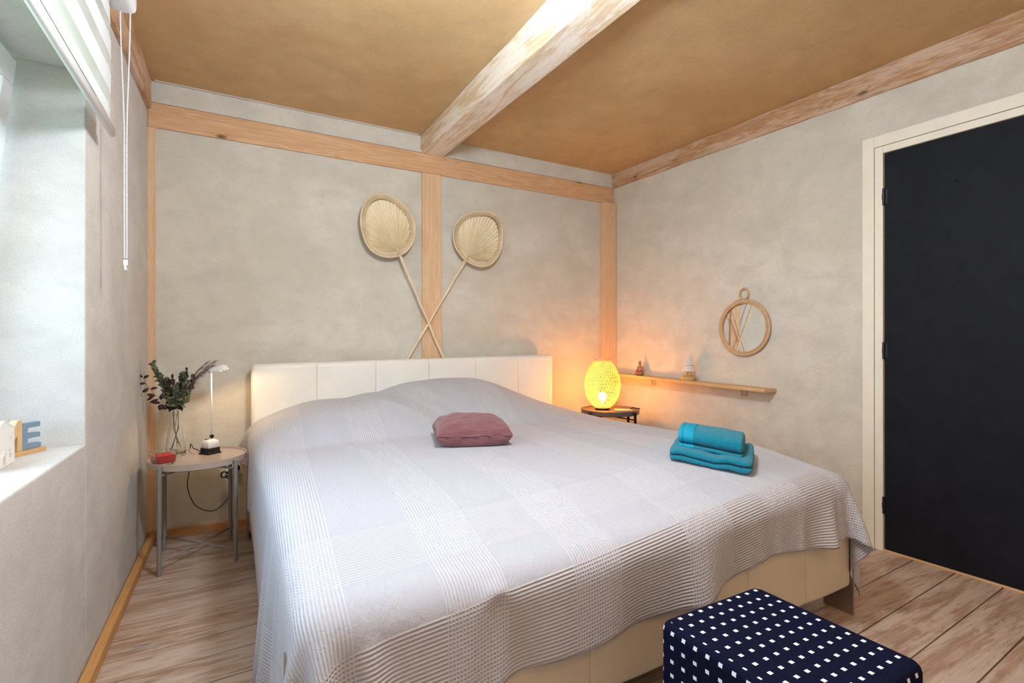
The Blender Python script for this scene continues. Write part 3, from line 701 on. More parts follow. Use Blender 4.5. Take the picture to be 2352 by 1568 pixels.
def fold(a0, a1, ts, r, n=9):
    """zig-zag centre line between a0 and a1 through the layer heights ts"""
    p = []; d = 1
    for k, z in enumerate(ts):
        xs = [a0+(a1-a0)*i/n for i in range(n+1)]
        if d < 0: xs = xs[::-1]
        p += [(x, z) for x in xs]
        if k < len(ts)-1:
            zc = (z+ts[k+1])/2; rr2 = (ts[k+1]-z)/2; xe = xs[-1]
            p += [(xe+d*rr2*math.sin(t), zc-rr2*math.cos(t)) for t in (PI*.25, PI*.5, PI*.75)]
        d = -d
    return p
TA = math.radians(35); tf = rot2(2.060, -1.945, TA)
def tbase(x, y): return surf(x, y)
g = ribbon(fold(-.118, .118, [.0125, .0365], .0125), .0235, -.160, .150, tf, tbase, seed=4, jit=.003, wav=lambda a, b: .009*max(0, (-b-.02)/.14)**2*(1+.3*math.sin(a*25))+.003*math.sin(b*38+a*14)+.002*math.sin(b*71))
bt = mk('folded_towel', g, M['teal'], smooth=True, base=(2.06, -1.945, .57), sub=1, label='wide teal towel folded flat beneath the smaller towel', cat='towel', group='teal towels at the foot of the bed')
tf2 = rot2(2.052, -1.952, TA-.04)
p2 = [(-.02, .045)]+[(.03, .047), (.055, .044), (.062, .036), (.052, .028), (.0, .024), (-.045, .026), (-.062, .034), (-.068, .048), (-.060, .062), (-.040, .070), (.0, .073), (.045, .071), (.070, .062), (.082, .045), (.080, .025), (.062, .012), (.02, .008), (-.03, .008), (-.064, .010)]
zr_ = lambda x, y: surf(x, y)+.042
g = ribbon(p2, .0185, -.125, .060, tf2, zr_, seed=8, jit=.0018, taper=.05)
rt = mk('rolled_towel', g, M['teal'], smooth=True, base=(2.035, -1.94, .62), sub=1, label='smaller teal towel rolled up on top of the flat towel', cat='towel', group='teal towels at the foot of the bed')
p3 = [(a*.985, .041+(z-.041)*.985) for a, z in p2]
mk('woven_border', ribbon(p3, .0165, .0525, .0985, tf2, zr_, seed=8, jit=.0003, nb=5, taper=0), M['teal_flat'], rt, smooth=True, label='flat woven border strip')
mk('hem', ribbon(p2, .0185, .0975, .1125, tf2, zr_, seed=9, jit=.0003, nb=4, taper=.03), M['teal_flat'], rt, smooth=True, label='stitched hem')

# ---------------------------------------------------------------- fans
def ray_poly(c, ang, poly):
    dx, dz = math.cos(ang), math.sin(ang); best = 1e9
    for (x0, z0), (x1, z1) in zip(poly, poly[1:]+poly[:1]):
        ex, ez = x1-x0, z1-z0; den = dx*ez-dz*ex
        if abs(den) < 1e-9: continue
        t = ((x0-c[0])*ez-(z0-c[1])*ex)/den; u = ((x0-c[0])*dz-(z0-c[1])*dx)/den
        if t > 0 and -1e-6 <= u <= 1+1e-6: best = min(best, t)
    return best if best < 1e8 else 0
def smooth_poly(p, k=2):
    for _ in range(k):
        q = []
        for a, b in zip(p, p[1:]+p[:1]): q += [(a[0]*.75+b[0]*.25, a[1]*.75+b[1]*.25), (a[0]*.25+b[0]*.75, a[1]*.25+b[1]*.75)]
        p = q
    return p
def fan(poly, piv, end, yb, ytop, label, seed):
    """a palm leaf fan: pleated blade, braided rim, outer cane and a long cane handle"""
    r = random.Random(seed); poly = smooth_poly(poly); t = thing('palm_fan', (piv[0], yb, piv[1]), label, 'fan', 'palm leaf fans crossed on the wall')
    dwn = math.atan2(end[1]-piv[1], end[0]-piv[0])
    def Y(x, z):                                                # the blade leans a little off the wall
        return yb+(ytop-yb)*min(1, max(0, (z-piv[1])/.4))
    NP = 144; a0, a1 = dwn+.50, dwn+2*PI-.50; vs = []; fs = []; rings = [.03, .12, .3, .55, .78, .90]
    for i in range(NP+1):
        a = a0+(a1-a0)*i/NP; R = ray_poly(piv, a, poly); zig = 1 if i % 2 else -1; jit = r.uniform(-.25, .25)*(a1-a0)/NP
        for k in rings:
            rad = R*k; aa = a+jit*(k > .2); x, z = piv[0]+rad*math.cos(aa), piv[1]+rad*math.sin(aa)
            amp = .0008+.0062*min(1, rad/.14)*(1-max(0, k-.55)*1.2)
            vs.append((x, Y(x, z)+.005+zig*amp*(.8+.4*r.random())-.004, z))
    m_ = len(rings); fs = [(i*m_+k, (i+1)*m_+k, (i+1)*m_+k+1, i*m_+k+1) for i in range(NP) for k in range(m_-1)]
    o = mk('blade', G().add(vs, fs), M['palm'], t, recalc=False); q = o.modifiers.new('s', 'SOLIDIFY'); q.thickness = .0012
    # outline by arc length
    P = [Vector((x, 0, z)) for x, z in poly]; C = sum(P, Vector())/len(P)
    tot = sum((b-a).length for a, b in zip(P, P[1:]+P[:1])); M_ = 110; out = []; seg = 0; acc = 0
    pts = P+[P[0]]; i = 0; dist = 0
    for k in range(M_):
        target = tot*k/M_
        while dist+(pts[i+1]-pts[i]).length < target: dist += (pts[i+1]-pts[i]).length; i += 1
        v = pts[i].lerp(pts[i+1], (target-dist)/max(1e-9, (pts[i+1]-pts[i]).length)); out.append(v)
    pv = Vector((piv[0], 0, piv[1])); g = G(); gap = Vector((end[0]-piv[0], 0, end[1]-piv[1])).normalized()
    for k in range(M_):
        p, q = out[k], out[(k+2) % M_]; inn = (C-p).normalized(); tan = (q-p).normalized()
        if (p-pv).normalized().dot(gap) > .90 and (p-pv).length < .06: continue
        for w0, w1, s_ in ((.004, .020, 1), (.015, .032, -1)):   # two rows of slanting plaits
            a = p+inn*w0+tan*(.008*s_); b = p+inn*w1-tan*(.004*s_)
            pa = [a-tan*.0042, a+tan*.0042, b+tan*.0042, b-tan*.0042]
            yy = Y(a.x, a.z)-.010-(.0015 if k % 2 else 0)-(.002 if s_ < 0 else 0)
            g.add([(v.x, yy+o_+(.003 if j in (1, 2) else 0), v.z) for o_ in (0, .0035) for j, v in enumerate(pa)], [(3, 2, 1, 0), (4, 5, 6, 7), (0, 1, 5, 4), (1, 2, 6, 5), (2, 3, 7, 6), (3, 0, 4, 7)])
    mk('braided_rim', g, M['palmrim'], t)
    g = G(); g.tube([(v.x, Y(v.x, v.z)-.006, v.z) for v in out], .0052, 8, closed=True); mk('rim_cane', g, M['cane'], t, smooth=True)
    d = Vector((end[0]-piv[0], 0, end[1]-piv[1])); Ld = d.length; d.normalize(); n = 26; pl = []
    for i in range(n+1):
        s_ = -.02+(Ld+.10)*i/n; pl.append((piv[0]+d.x*s_+.0013*math.sin(i*.9), yb-.004+(.0-yb-.032)*min(1, max(0, s_/Ld))*(.6 if seed == 1 else .95), piv[1]+d.z*s_))
    rad = lambda t_: (.0105 if t_ < .12 else .0078)*(1.13 if int(t_*n) % 6 == 5 else 1)
    g = G(); g.tube(pl, rad, 10); mk('handle', g, M['cane'], t, smooth=True)
    g = G()
    for i in range(6):
        s_ = -.006+i*.007; c = Vector((piv[0]+d.x*s_, yb-.004, piv[1]+d.z*s_)); g.lathe([(.0105, -.0035), (.0128, -.002), (.0128, .002), (.0105, .0035)], c, 12, True, d)
    mk('binding', g, M['palmrim'], t, smooth=True); return t
F1 = [(1.225, 2.016), (1.315, 1.998), (1.39, 1.951), (1.449, 1.876), (1.462, 1.794), (1.449, 1.727), (1.411, 1.666), (1.373, 1.638), (1.343, 1.623), (1.29, 1.608), (1.217, 1.617), (1.161, 1.652), (1.126, 1.712), (1.103, 1.804), (1.107, 1.875), (1.122, 1.933), (1.161, 1.985)]
F2 = [(1.97, 1.992), (2.035, 1.989), (2.086, 1.959), (2.116, 1.89), (2.116, 1.79), (2.106, 1.716), (2.055, 1.64), (2.005, 1.605), (1.935, 1.596), (1.877, 1.609), (1.819, 1.64), (1.763, 1.696), (1.735, 1.754), (1.733, 1.831), (1.753, 1.885), (1.805, 1.943), (1.877, 1.974)]
fan(F1, (1.348, 1.652), (1.664, .962), -.066, -.078, 'larger palm leaf fan left of the pine post', 1)
fan(F2, (1.833, 1.640), (1.424, .957), -.060, -.078, 'smaller palm leaf fan right of the pine post', 2)

# ---------------------------------------------------------------- left side table and what stands on it
def side_table(c, r, zr, mats, label, rots, legr=.0095):
    t = thing('side_table', (c[0], c[1], 0), label, 'side table', 'round tray side tables')
    g = G(); g.lathe([(0, zr-.034), (r-.006, zr-.034), (r, zr-.030), (r, zr), (r-.004, zr), (r-.005, zr-.010), (r-.012, zr-.012), (0, zr-.012)], (c[0], c[1], 0), 64, False); mk('tray', g, mats[0], t, smooth=False, bevel=.0008)
    legs = []
    for a in rots:
        x, y = c[0]+(r+.012)*math.cos(a), c[1]+(r+.012)*math.sin(a); legs.append((x, y))
        g = G(); g.lathe([(legr, 0), (legr, zr-.010)], (x, y, 0), 14); lg = mk('leg', g, mats[1], t, smooth=False, bevel=.001)
    for i in (0, 1):
        a, b = legs[i], legs[i+2]; g = G(); g.tube([(a[0], a[1], .06), (b[0], b[1], .06+.009*i)], .0045, 8); mk('cross_rod', g, mats[1], t, smooth=True); g = G()
        g.tube([(a[0], a[1], zr-.05), (b[0], b[1], zr-.05-.010*i)], .0045, 8); mk('tray_support', g, mats[1], t, smooth=True)
    return t
TC = (.243, -.360); TZ = .503
side_table(TC, .213, TZ, (M['tray'], M['greymetal']), 'round grey tray side table left of the bed holding the vase', [math.atan2(-.564-TC[1], .067-TC[0]), math.atan2(-.528-TC[1], .412-TC[0]), math.atan2(-.141-TC[1], .42-TC[0]), math.atan2(-.186-TC[1], .079-TC[0])])
TF = TZ-.012
# candle
cd = thing('candle_glass', (.104, -.445, TF), 'red candle in a square clear glass on the left tray', 'candle')
cf = rot2(.104, -.445, math.radians(24))
def squ(w, z): return [cf(a*w*.5*(1 if abs(a) < 2 else 1), b*w*.5, z) for a, b in ((-1, -1), (1, -1), (1, 1), (-1, 1))]
def loft(rings, close_b=True, close_t=True):
    g = G(); n = len(rings[0]); g.add([p for q in rings for p in q], [(i*n+k, i*n+(k+1) % n, (i+1)*n+(k+1) % n, (i+1)*n+k) for i in range(len(rings)-1) for k in range(n)]+([tuple(range(n-1, -1, -1))] if close_b else [])+([tuple(range((len(rings)-1)*n, len(rings)*n))] if close_t else [])); return g
mk('glass_cup', loft([squ(.062, TF+.0005), squ(.076, TF+.010), squ(.090, TF+.062), squ(.084, TF+.062), squ(.072, TF+.0095), squ(.058, TF+.008)]), M['glass'], cd, bevel=.0015)
mk('wax', loft([squ(.064, TF+.0085), squ(.0715, TF+.012), squ(.0775, TF+.046)]), M['wax'], cd, bevel=.002)
g = G(); g.tube([cf(0, 0, TF+.045), cf(.001, 0, TF+.053)], .0008, 6); mk('wick', g, M['black'], cd)
# vase
VX, VY = .142, -.262
va = thing('glass_vase', (VX, VY, TF), 'tall waisted clear glass vase behind the red candle', 'vase')
pr = [(.040, .0), (.044, .004), (.044, .03), (.043, .06), (.037, .10), (.029, .15), (.026, .185), (.029, .220), (.034, .250)]
g = G(); g.lathe(pr+[(r-.0022, z) for r, z in pr[::-1][:-2]]+[(.040, .012), (0, .011)], (VX, VY, TF+.0005), 36, False); g.add([(VX, VY, TF+.0005)], [])
k0 = len(g.v)-1; g.f += [((i+1) % 36, i, k0) for i in range(36)]
mk('vase_body', g, M['glass'], va, smooth=True)
# bouquet: stems, sprigs of small leaves, plume
bq = thing('dried_bouquet', (VX, VY, TF+.02), 'dried grey green and burgundy bouquet in the glass vase', 'bouquet')
rim = Vector((VX, VY, TF+.235)); rb2 = random.Random(21)
def px(dx, z): return Vector((VX+dx*(.82 if dx > .1 else .90), VY-dx*.10, TF+z))
g = G()
for k in range(7):
    a = rb2.uniform(0, 6.28); b = Vector((VX+.022*math.cos(a), VY+.022*math.sin(a), TF+.02+rb2.uniform(0, .05)))
    g.tube([b, Vector((VX-.012*math.cos(a), VY-.012*math.sin(a), TF+.14)), rim+Vector((.014*math.cos(a+2), .014*math.sin(a+2), .01))], .0013, 6)
mk('stems', g, M['stem'], bq, smooth=True)
def leafpoly(c, d, nrm, ln, wd):
    d = d.normalized(); s2 = d.cross(nrm).normalized(); nrm = s2.cross(d)
    pts = [c, c+d*ln*.3+s2*wd*.45+nrm*.1*wd, c+d*ln*.7+s2*wd*.42+nrm*.1*wd, c+d*ln, c+d*ln*.7-s2*wd*.42+nrm*.1*wd, c+d*ln*.3-s2*wd*.45+nrm*.1*wd]
    return pts, [(0, 1, 2, 3), (0, 3, 4, 5)]
def sprig(tip, bend, n, ln, wd, gl, gs, r, spread=.9, y=0.):
    p0 = rim; p2 = Vector(tip); p1 = (p0+p2)/2+Vector(bend); pts = []
    for i in range(13):
        t = i/12; pts.append(p0*(1-t)**2+p1*2*t*(1-t)+p2*t*t)
    gs.tube(pts, .0012, 5)
    n = int(n*1.5)
    for i in range(n):
        t = .08+.92*i/n; k = min(11, int(t*12)); d = (pts[k+1]-pts[k]).normalized(); c = pts[k].lerp(pts[k+1], t*12-k)
        sd = Vector((r.uniform(-1, 1), r.uniform(-1, 1), r.uniform(-.6, 1))).normalized(); dd = (d*.5+sd*spread).normalized()
        v, f = leafpoly(c, dd, Vector((r.uniform(-1, 1), r.uniform(-1, 1), r.uniform(-1, 1))).normalized(), ln*r.uniform(.8, 1.35), wd*r.uniform(.9, 1.4)); gl.add(v, f)
ga, gb_, gc, gst = G(), G(), G(), G()
for tip, bd, n in (((-.115, .470), (-.02, 0, .02), 60), ((-.100, .43), (.0, 0, .03), 46), ((-.035, .385), (-.02, 0, .03), 50), ((.030, .41), (.0, 0, .02), 46), ((.055, .425), (.02, 0, 0), 44), ((.085, .40), (.03, 0, 0), 42), ((.0, .36), (0, -.03, .0), 44), ((-.06, .36), (-.02, .02, 0), 44), ((.045, .35), (.0, -.02, 0), 44)):
    p = px(*tip)+Vector((0, rb2.uniform(-.04, .05), 0)); sprig(p, bd, n, .019, .014, ga, gst, rb2)
for tip, n in (((-.05, .30), 26), ((.03, .30), 30), ((.065, .32), 26), ((-.02, .32), 30), ((.01, .29), 26), ((.06, .285), 18)):
    sprig(px(*tip)+Vector((0, rb2.uniform(-.05, .02), 0)), (0, -.01, .0), n, .020, .014, gb_, gst, rb2)
for tip, n in (((-.06, .40), 22), ((.055, .44), 26), ((-.02, .40), 22)):
    sprig(px(*tip)+Vector((0, -.02, 0)), (0, 0, .02), n, .016, .010, gc, gst, rb2)
mk('eucalyptus_leaves', ga, M['leaf_green'], bq, kind='stuff', recalc=False); mk('pale_leaves', gb_, M['leaf_pale'], bq, kind='stuff', recalc=False)
mk('russet_leaves', gc, M['leaf_dark'], bq, kind='stuff', recalc=False)
# the dark sprig that hangs out to the left, with leaves large enough to count
side = [rim, px(-.06, .275), px(-.10, .315), px(-.135, .36), px(-.155, .405)]; gst.tube(side, .0012, 5)
side2 = [rim, px(-.04, .255), px(-.075, .262)]; gst.tube(side2, .0012, 5)
for c, d, ln, wd in ((px(-.153, .40), (-.8, 0, .5), .030, .016), (px(-.15, .395), (.6, -.2, .4), .03, .015), (px(-.14, .37), (-.9, 0, -.1), .03, .014), (px(-.125, .345), (-.7, 0, -.5), .034, .018), (px(-.12, .34), (.9, -.1, .2), .034, .014),
                     (px(-.10, .31), (-.8, 0, -.7), .040, .016), (px(-.095, .305), (-.9, 0, .25), .038, .018), (px(-.08, .29), (-.9, 0, -.4), .042, .018), (px(-.07, .27), (-1, 0, .1), .040, .016), (px(-.06, .262), (-.5, -.2, -.8), .032, .030), (px(-.045, .262), (-.2, -.2, -.9), .030, .026), (px(-.07, .285), (.1, -.2, .9), .032, .018)):
    v, f = leafpoly(c, Vector(d), Vector((rb2.uniform(-.4, .4), -1, rb2.uniform(-.3, .6))), ln, wd); o = mk('leaf', G().add(v, f), M['leaf_dark'], bq, recalc=False, smooth=True); q = o.modifiers.new('s', 'SOLIDIFY'); q.thickness = .0006
mk('twigs', gst, M['stem'], bq, kind='stuff')
# plume to the right
g = G()
for sx, (tx, tz_) in enumerate(((.205, .476), (.165, .470), (.19, .45))):
    p0, p2 = rim, px(tx, tz_)+Vector((0, -.01+.02*sx, 0)); p1 = (p0+p2)/2+Vector((-.03, 0, .03)); pts = [p0*(1-t)**2+p1*2*t*(1-t)+p2*t*t for t in [i/16 for i in range(17)]]
    g.tube(pts, .0011, 5)
    for i in range(150):
        t = rb2.uniform(.25, 1.0); k = min(15, int(t*16)); c = pts[k].lerp(pts[k+1], t*16-k); d = (pts[k+1]-pts[k]).normalized()
        L_ = .055*(1.15-t*.75)*rb2.uniform(.6, 1.2); dn = Vector((rb2.uniform(-.2, .6), rb2.uniform(-.5, .5), rb2.uniform(-.9, .12)))
        e1 = c+d*L_*.55+dn*L_*.35; e2 = c+d*L_*1.0+dn*L_*.85+Vector((0, 0, -.12*L_)); g.tube([c, e1, e2], .00042, 3)
mk('plume', g, M['plume'], bq, kind='stuff')
# desk lamp
DX, DY = .292, -.285; la = math.radians(38)
dl = thing('desk_lamp', (DX, DY, TF), 'small white rod lamp with black plinth on the left tray', 'lamp')
df = rot2(DX, DY, la)
def rr_ring(w, r, z): return [df(a, b, z) for a, b in rrect(w, w, r, 3)]
mk('plinth', loft([rr_ring(.074, .004, TF+.0005), rr_ring(.074, .004, TF+.007), rr_ring(.066, .004, TF+.009), rr_ring(.064, .004, TF+.032)]), M['black'], dl, bevel=.001)
mk('housing', loft([rr_ring(.063, .006, TF+.032), rr_ring(.063, .010, TF+.052), rr_ring(.064, .014, TF+.062), rr_ring(.052, .018, TF+.070), rr_ring(.032, .014, TF+.074)]), M['white'], dl, smooth=True)
mk('switch', G().box(-.006, .014, -.004, .004, TF+.0735, TF+.0765, fn=lambda a, b, z: df(a-.018, b+.006, z)), M['black'], dl)
jx = df(.012, .004, 0); J = Vector((jx.x, jx.y, TF+.086))
g = G(); g.lathe([(.0, -.006), (.009, -.006), (.010, 0), (.009, .006), (0, .006)], J, 16, False, (.4, -1, 0)); g.box(-.003, .003, -.003, .003, TF+.072, TF+.086, fn=lambda a, b, z: Vector((J.x+a, J.y+b, z))); mk('joint', g, M['black'], dl)
TP = Vector((J.x-.002, J.y+.008, .905))
g = G(); g.tube([J, TP], .0034, 10); mk('rod', g, M['white'], dl, smooth=True)
# head: an open half shell pointing to the bed and slightly down
hd = Vector((.93, -.30, .22)).normalized(); hu = Vector((0, 0, 1)); hs_ = hd.cross(hu).normalized(); hu = hs_.cross(hd)
g = G(); vs = []; NN, MM = 12, 14
for sh in (1., .9):
    for i in range(NN+1):
        t = i/NN; prof = (.019+.011*t)*math.sqrt(max(0., 1-max(0, (t-.62)/.38)**2.4)) if t < 1 else .001
        if t < .12: prof *= math.sqrt(t/.12*.9+.1)
        for k in range(MM+1):
            a = PI*(-.06+1.12*k/MM); vs.append(TP+hd*(-.014+.100*t)+hs_*(prof*sh*math.cos(a))+hu*(prof*sh*math.sin(a)+.004))
A_ = (NN+1)*(MM+1); fs = [(i*(MM+1)+k, i*(MM+1)+k+1, (i+1)*(MM+1)+k+1, (i+1)*(MM+1)+k) for i in range(NN) for k in range(MM)]
fs += [tuple(A_+q for q in f[::-1]) for f in fs]
fs += [(i*(MM+1)+k, (i+1)*(MM+1)+k, A_+(i+1)*(MM+1)+k, A_+i*(MM+1)+k) for i in range(NN) for k in (0, MM)]
mk('lamp_head', g.add(vs, fs), M['white'], dl, smooth=True)
bc = TP+hd*.042+hu*.006; g = G(); g.ell(bc, .013, .013, .007, 12, 8); mk('bulb', g, M['bulb2'], dl, smooth=True)
sl = bpy.data.lights.new('desk_lamp_light', 'SPOT'); sl.energy = 1.3; sl.color = (1, .62, .30); sl.spot_size = math.radians(165); sl.spot_blend = .35; sl.shadow_soft_size = .010
so = bpy.data.objects.new('desk_lamp_light', sl); COL.objects.link(so); so.location = bc-hu*.012; so.rotation_euler = (-hu+hd*.15).to_track_quat('-Z', 'Y').to_euler()
g = G(); st0 = df(-.036, .004, TF+.010)
cable = [st0, st0+Vector((-.03, .03, .014)), st0+Vector((-.045, .06, .018)), Vector((.20, -.138, .522)), Vector((.195, -.115, .46)), Vector((.190, -.09, .367)), Vector((.183, -.08, .278)), Vector((.221, -.08, .175)), Vector((.303, -.08, .135)), Vector((.372, -.08, .19)), Vector((.392, -.08, .265)), Vector((.372, -.07, .305)), Vector((.362, -.06, .318)), Vector((.385, -.05, .345)), Vector((.418, -.04, .345))]
def cr(pts, n=8):
    out = []; 
    for i in range(len(pts)-1):
        p0, p1, p2, p3 = pts[max(0, i-1)], pts[i], pts[i+1], pts[min(len(pts)-1, i+2)]
        for k in range(n):
            t = k/n; out.append(.5*((2*p1)+(p2-p0)*t+(2*p0-5*p1+4*p2-p3)*t*t+(3*p1-p0-3*p2+p3)*t**3))
    return out+[pts[-1]]
g.tube(cr(cable), .0022, 6)
for q in range(3):
    g.tube([Vector((.352+.004*q+.018*math.cos(a)*(.8+.1*q), -.055-.004*q, .322+.017*math.sin(a))) for a in [i*.5 for i in range(13)]], .0024, 6)
mk('power_cord', g, M['black'], dl, smooth=True)
g = G(); g.lathe([(.0, 0), (.016, 0), (.018, .012), (.012, .028), (0, .030)], (.418, -.014, .345), 16, False, (0, -1, 0)); mk('plug', g, M['black'], dl, smooth=True)
# outlet
ol = thing('power_outlet', (.40, -.005, .345), 'double white power outlet on the wall behind the left side table', 'outlet')
mk('plate', G().box(.360, .448, -.009, -.0005, .305, .385), M['cream'], ol, bevel=.002)
for x in (.382, .424):
    g = G(); g.box(x-.017, x+.017, -.0115, -.009, .328, .364); mk('socket', g, M['cream'], ol, bevel=.001)
ol2 = thing('wall_outlet', rw(-1.72, 0, .31), 'white outlet on the right wall just above the bed edge', 'outlet')
mk('plate', rbox(G(), -1.755, -1.675, 0, .010, .27, .347), M['cream'], ol2, bevel=.002)

# ---------------------------------------------------------------- right side table, lantern
RC = (2.818, -.430); RZ = .575
side_table(RC, .210, RZ, (M['tray_dk'], M['metalblk']), 'dark round tray side table right of the bed under the lantern', [.2, .2+PI/2, .2+PI, .2-PI/2])
RF = RZ-.012; LX, LY = 2.802, -.365
ln = thing('bamboo_lantern', (LX, LY, RF), 'glowing woven bamboo lantern on the right side table', 'lamp')
g = G(); g.lathe([(0, 0), (.052, 0), (.054, .004), (.050, .014), (0, .016)], (LX, LY, RF+.0005), 32, False); mk('base', g, M['metalblk'], ln, smooth=True)
Z0 = RF+.014; PRF = [(0, .055), (.02, .078), (.055, .105), (.10, .125), (.155, .134), (.21, .131), (.26, .116), (.30, .097), (.333, .074), (.352, .062)]
def rl_(h): return float(np.interp(h, [p[0] for p in PRF], [p[1] for p in PRF]))
g = G(); hs2 = [i*.352/26 for i in range(27)]
for fam in (1, -1):
    for k in range(38):
        ph = 2*PI*k/38; vs = []
        for i, h in enumerate(hs2):
            a = ph+fam*h/.352*1.25+.03*math.sin(h*40+k); R = rl_(h)+.0012*fam
            da = .0017/max(R, .05)
            for s_ in (-1, 1): vs.append((LX+R*math.cos(a+s_*da), LY+R*math.sin(a+s_*da), Z0+h))
        g.add(vs, [(2*i, 2*i+1, 2*i+3, 2*i+2) for i in range(26)])
for k in range(14):
    h = .012+k*.026; R = rl_(h)-.001; g.tube([(LX+R*math.cos(a), LY+R*math.sin(a), Z0+h) for a in [2*PI*i/48 for i in range(48)]], .0009, 4, closed=True)
mk('woven_shade', g, M['bamboo'], ln, recalc=False)
for h, r_w in ((0, .0035), (.352, .003), (.344, .0018)):
    R = rl_(h); g = G(); g.tube([(LX+R*math.cos(a), LY+R*math.sin(a), Z0+h) for a in [2*PI*i/48 for i in range(48)]], r_w, 6, closed=True)
    mk('shade_ring', g, M['rattan'], ln, smooth=True)
g = G(); g.lathe([(.0, 0), (.014, 0), (.014, .045), (0, .046)], (LX, LY, RF+.014), 16, False); mk('bulb_holder', g, M['white'], ln)
g = G(); g.ell((LX, LY, RF+.095), .028, .028, .034, 20, 12); mk('bulb', g, M['bulb'], ln, smooth=True)
pl = bpy.data.lights.new('lantern_light', 'POINT'); pl.energy = 4.8; pl.color = (1, .32, .015); pl.shadow_soft_size = .03
po = bpy.data.objects.new('lantern_light', pl); COL.objects.link(po); po.location = (LX, LY, RF+.14)
bk = thing('paper_booklet', (2.885, -.50, RF), 'thin paper booklet lying on the right side table', 'booklet')
bf = rot2(2.885, -.50, math.radians(-38))
mk('pages', G().box(-.062, .062, -.038, .038, RF+.0005, RF+.007, fn=lambda a, b, z: bf(a, b, z)), M['paper'], bk, bevel=.001)
mk('cover', G().box(-.063, .063, -.040, .040, RF+.007, RF+.0085, fn=lambda a, b, z: bf(a, b, z)), M['paper'], bk)
g = G(); q0 = Vector((2.925, -.535, RF+.013)); g.tube([q0, q0+Vector((.02, .01, .008)), q0+Vector((.045, .0, .004)), q0+Vector((.07, -.02, .0))], .0035, 6); mk('hair_clip', g, M['black'], smooth=True, base=q0, label='small dark clip beside the booklet on the right side table', cat='clip')

# ---------------------------------------------------------------- shelf
def sz(y): return .812+.0215*y
sh = thing('wall_shelf', rw(-.72, 0, .78), 'narrow pale wooden shelf on the right wall', 'shelf')
def rws(y, o, z): return rw(y, o, z+sz(y))
mk('board', G().box(-1.438, -.052, .001, .118, -.020, 0, fn=rws), M['shelfwood'], sh, bevel=.002)
g = G(); g.box(-1.438, -.052, .1182, .1215, -.0135, -.0065, fn=rws); mk('front_lip', g, M['shelfwood'], sh, bevel=.001)
for y in (-.458, -1.222):
    g = G(); g.box(y-.024, y+.024, .0005, .003, -.072, -.021, fn=rws); g.box(y-.024, y+.024, .003, .06, -.0235, -.021, fn=rws); b_ = mk('bracket', g, M['steel'], sh)
    for dy in (-.014, .014):
        for dz in (-.062, -.036): g = G(); g.lathe([(0, 0), (.003, 0), (.002, .0016), (0, .0018)], rws(y+dy, .003, dz), 8, False, (-1, 0, 0)); mk('screw', g, M['black'], b_)
# seated figurine: one continuous body
fy = -.375; fb = sz(fy); fo = .062
def fg(a, b, z): return rw(fy+a, fo+b, fb+z)                     # a to the figure's side, b towards the room
g = G(); RM = lambda ax, an: Matrix.Rotation(an, 3, ax)
def fe(a, b, z, ra, rb3, rz, R=None): p = fg(a, b, z); g.ell(p, rb3, ra, rz, 16, 10, R)
fe(0, .002, .008, .036, .026, .009); fe(-.022, .010, .015, .020, .013, .011); fe(.022, .010, .015, .020, .013, .011); fe(0, .022, .013, .024, .008, .007)
fe(0, -.004, .040, .019, .014, .030); fe(0, -.003, .060, .0225, .0125, .014)
for s_ in (-1, 1):
    fe(s_*.0235, -.002, .052, .0075, .0085, .019, RM('X', s_*.22)); fe(s_*.0205, .010, .031, .0062, .015, .0062, RM('Y', .5)); fe(s_*.009, .022, .025, .009, .006, .0045)
    fe(s_*.0105, -.001, .091, .0022, .004, .0075)
fe(0, -.001, .075, .007, .007, .008); fe(0, .001, .091, .0108, .0112, .0135); fe(0, .0125, .089, .0018, .0025, .0035); fe(0, -.001, .105, .006, .006, .006); fe(0, -.001, .111, .0028, .0028, .004)
fe(0, .0105, .0835, .004, .002, .0014)
for s_ in (-1, 1): fe(s_*.004, .0115, .0925, .0026, .0014, .0012)
o = mk('meditating_figurine', g, M['terracotta'], smooth=True, base=fg(0, 0, 0), label='small brown seated meditating figurine on the wall shelf', cat='figurine')
q = o.modifiers.new('r', 'REMESH'); q.mode = 'VOXEL'; q.voxel_size = .0011; q.use_smooth_shade = True
q = o.modifiers.new('s', 'SMOOTH'); q.factor = .5; q.iterations = 2
# ceramic tree
ty = -.835; tb = sz(ty); tr = thing('ceramic_tree', rw(ty, .06, tb), 'white ceramic fir tree on a wooden disc on the wall shelf', 'ornament')
tc = rw(ty, .062, tb)
g = G(); g.lathe([(0, 0), (.047, 0), (.049, .003), (.049, .026), (.046, .029), (0, .029)], tc, 36, False); mk('wooden_disc', g, M['beech_x'], tr, smooth=False, bevel=.001)
g = G(); g.lathe([(.0065, .028), (.0065, .062)], tc+Vector((.004, .012, 0)), 12); mk('trunk', g, M['beech'], tr, smooth=True)
g = G(); g.lathe([(.0065, .028), (.0065, .062)], tc+Vector((-.004, -.014, 0)), 12); mk('trunk', g, M['beech'], tr, smooth=True)
def cone(prof, sec, gaps, n=72):
    """thin shell whose rows of slots are real openings"""
    g = G(); m_ = len(prof)
    vs = [tc+Vector((r*math.cos(2*PI*k/n), r*math.sin(2*PI*k/n), h)) for r, h in prof for k in range(n)]
    fs = [(i*n+k, i*n+(k+1) % n, (i+1)*n+(k+1) % n, (i+1)*n+k) for i in range(m_-1) for k in range(n) if not (i in gaps and (k % 3))]
    g.add(vs, fs); o = mk(sec, g, M['ceramic'], tr, smooth=True, recalc=False); s2 = o.modifiers.new('s', 'SOLIDIFY'); s2.thickness = .0016; return o
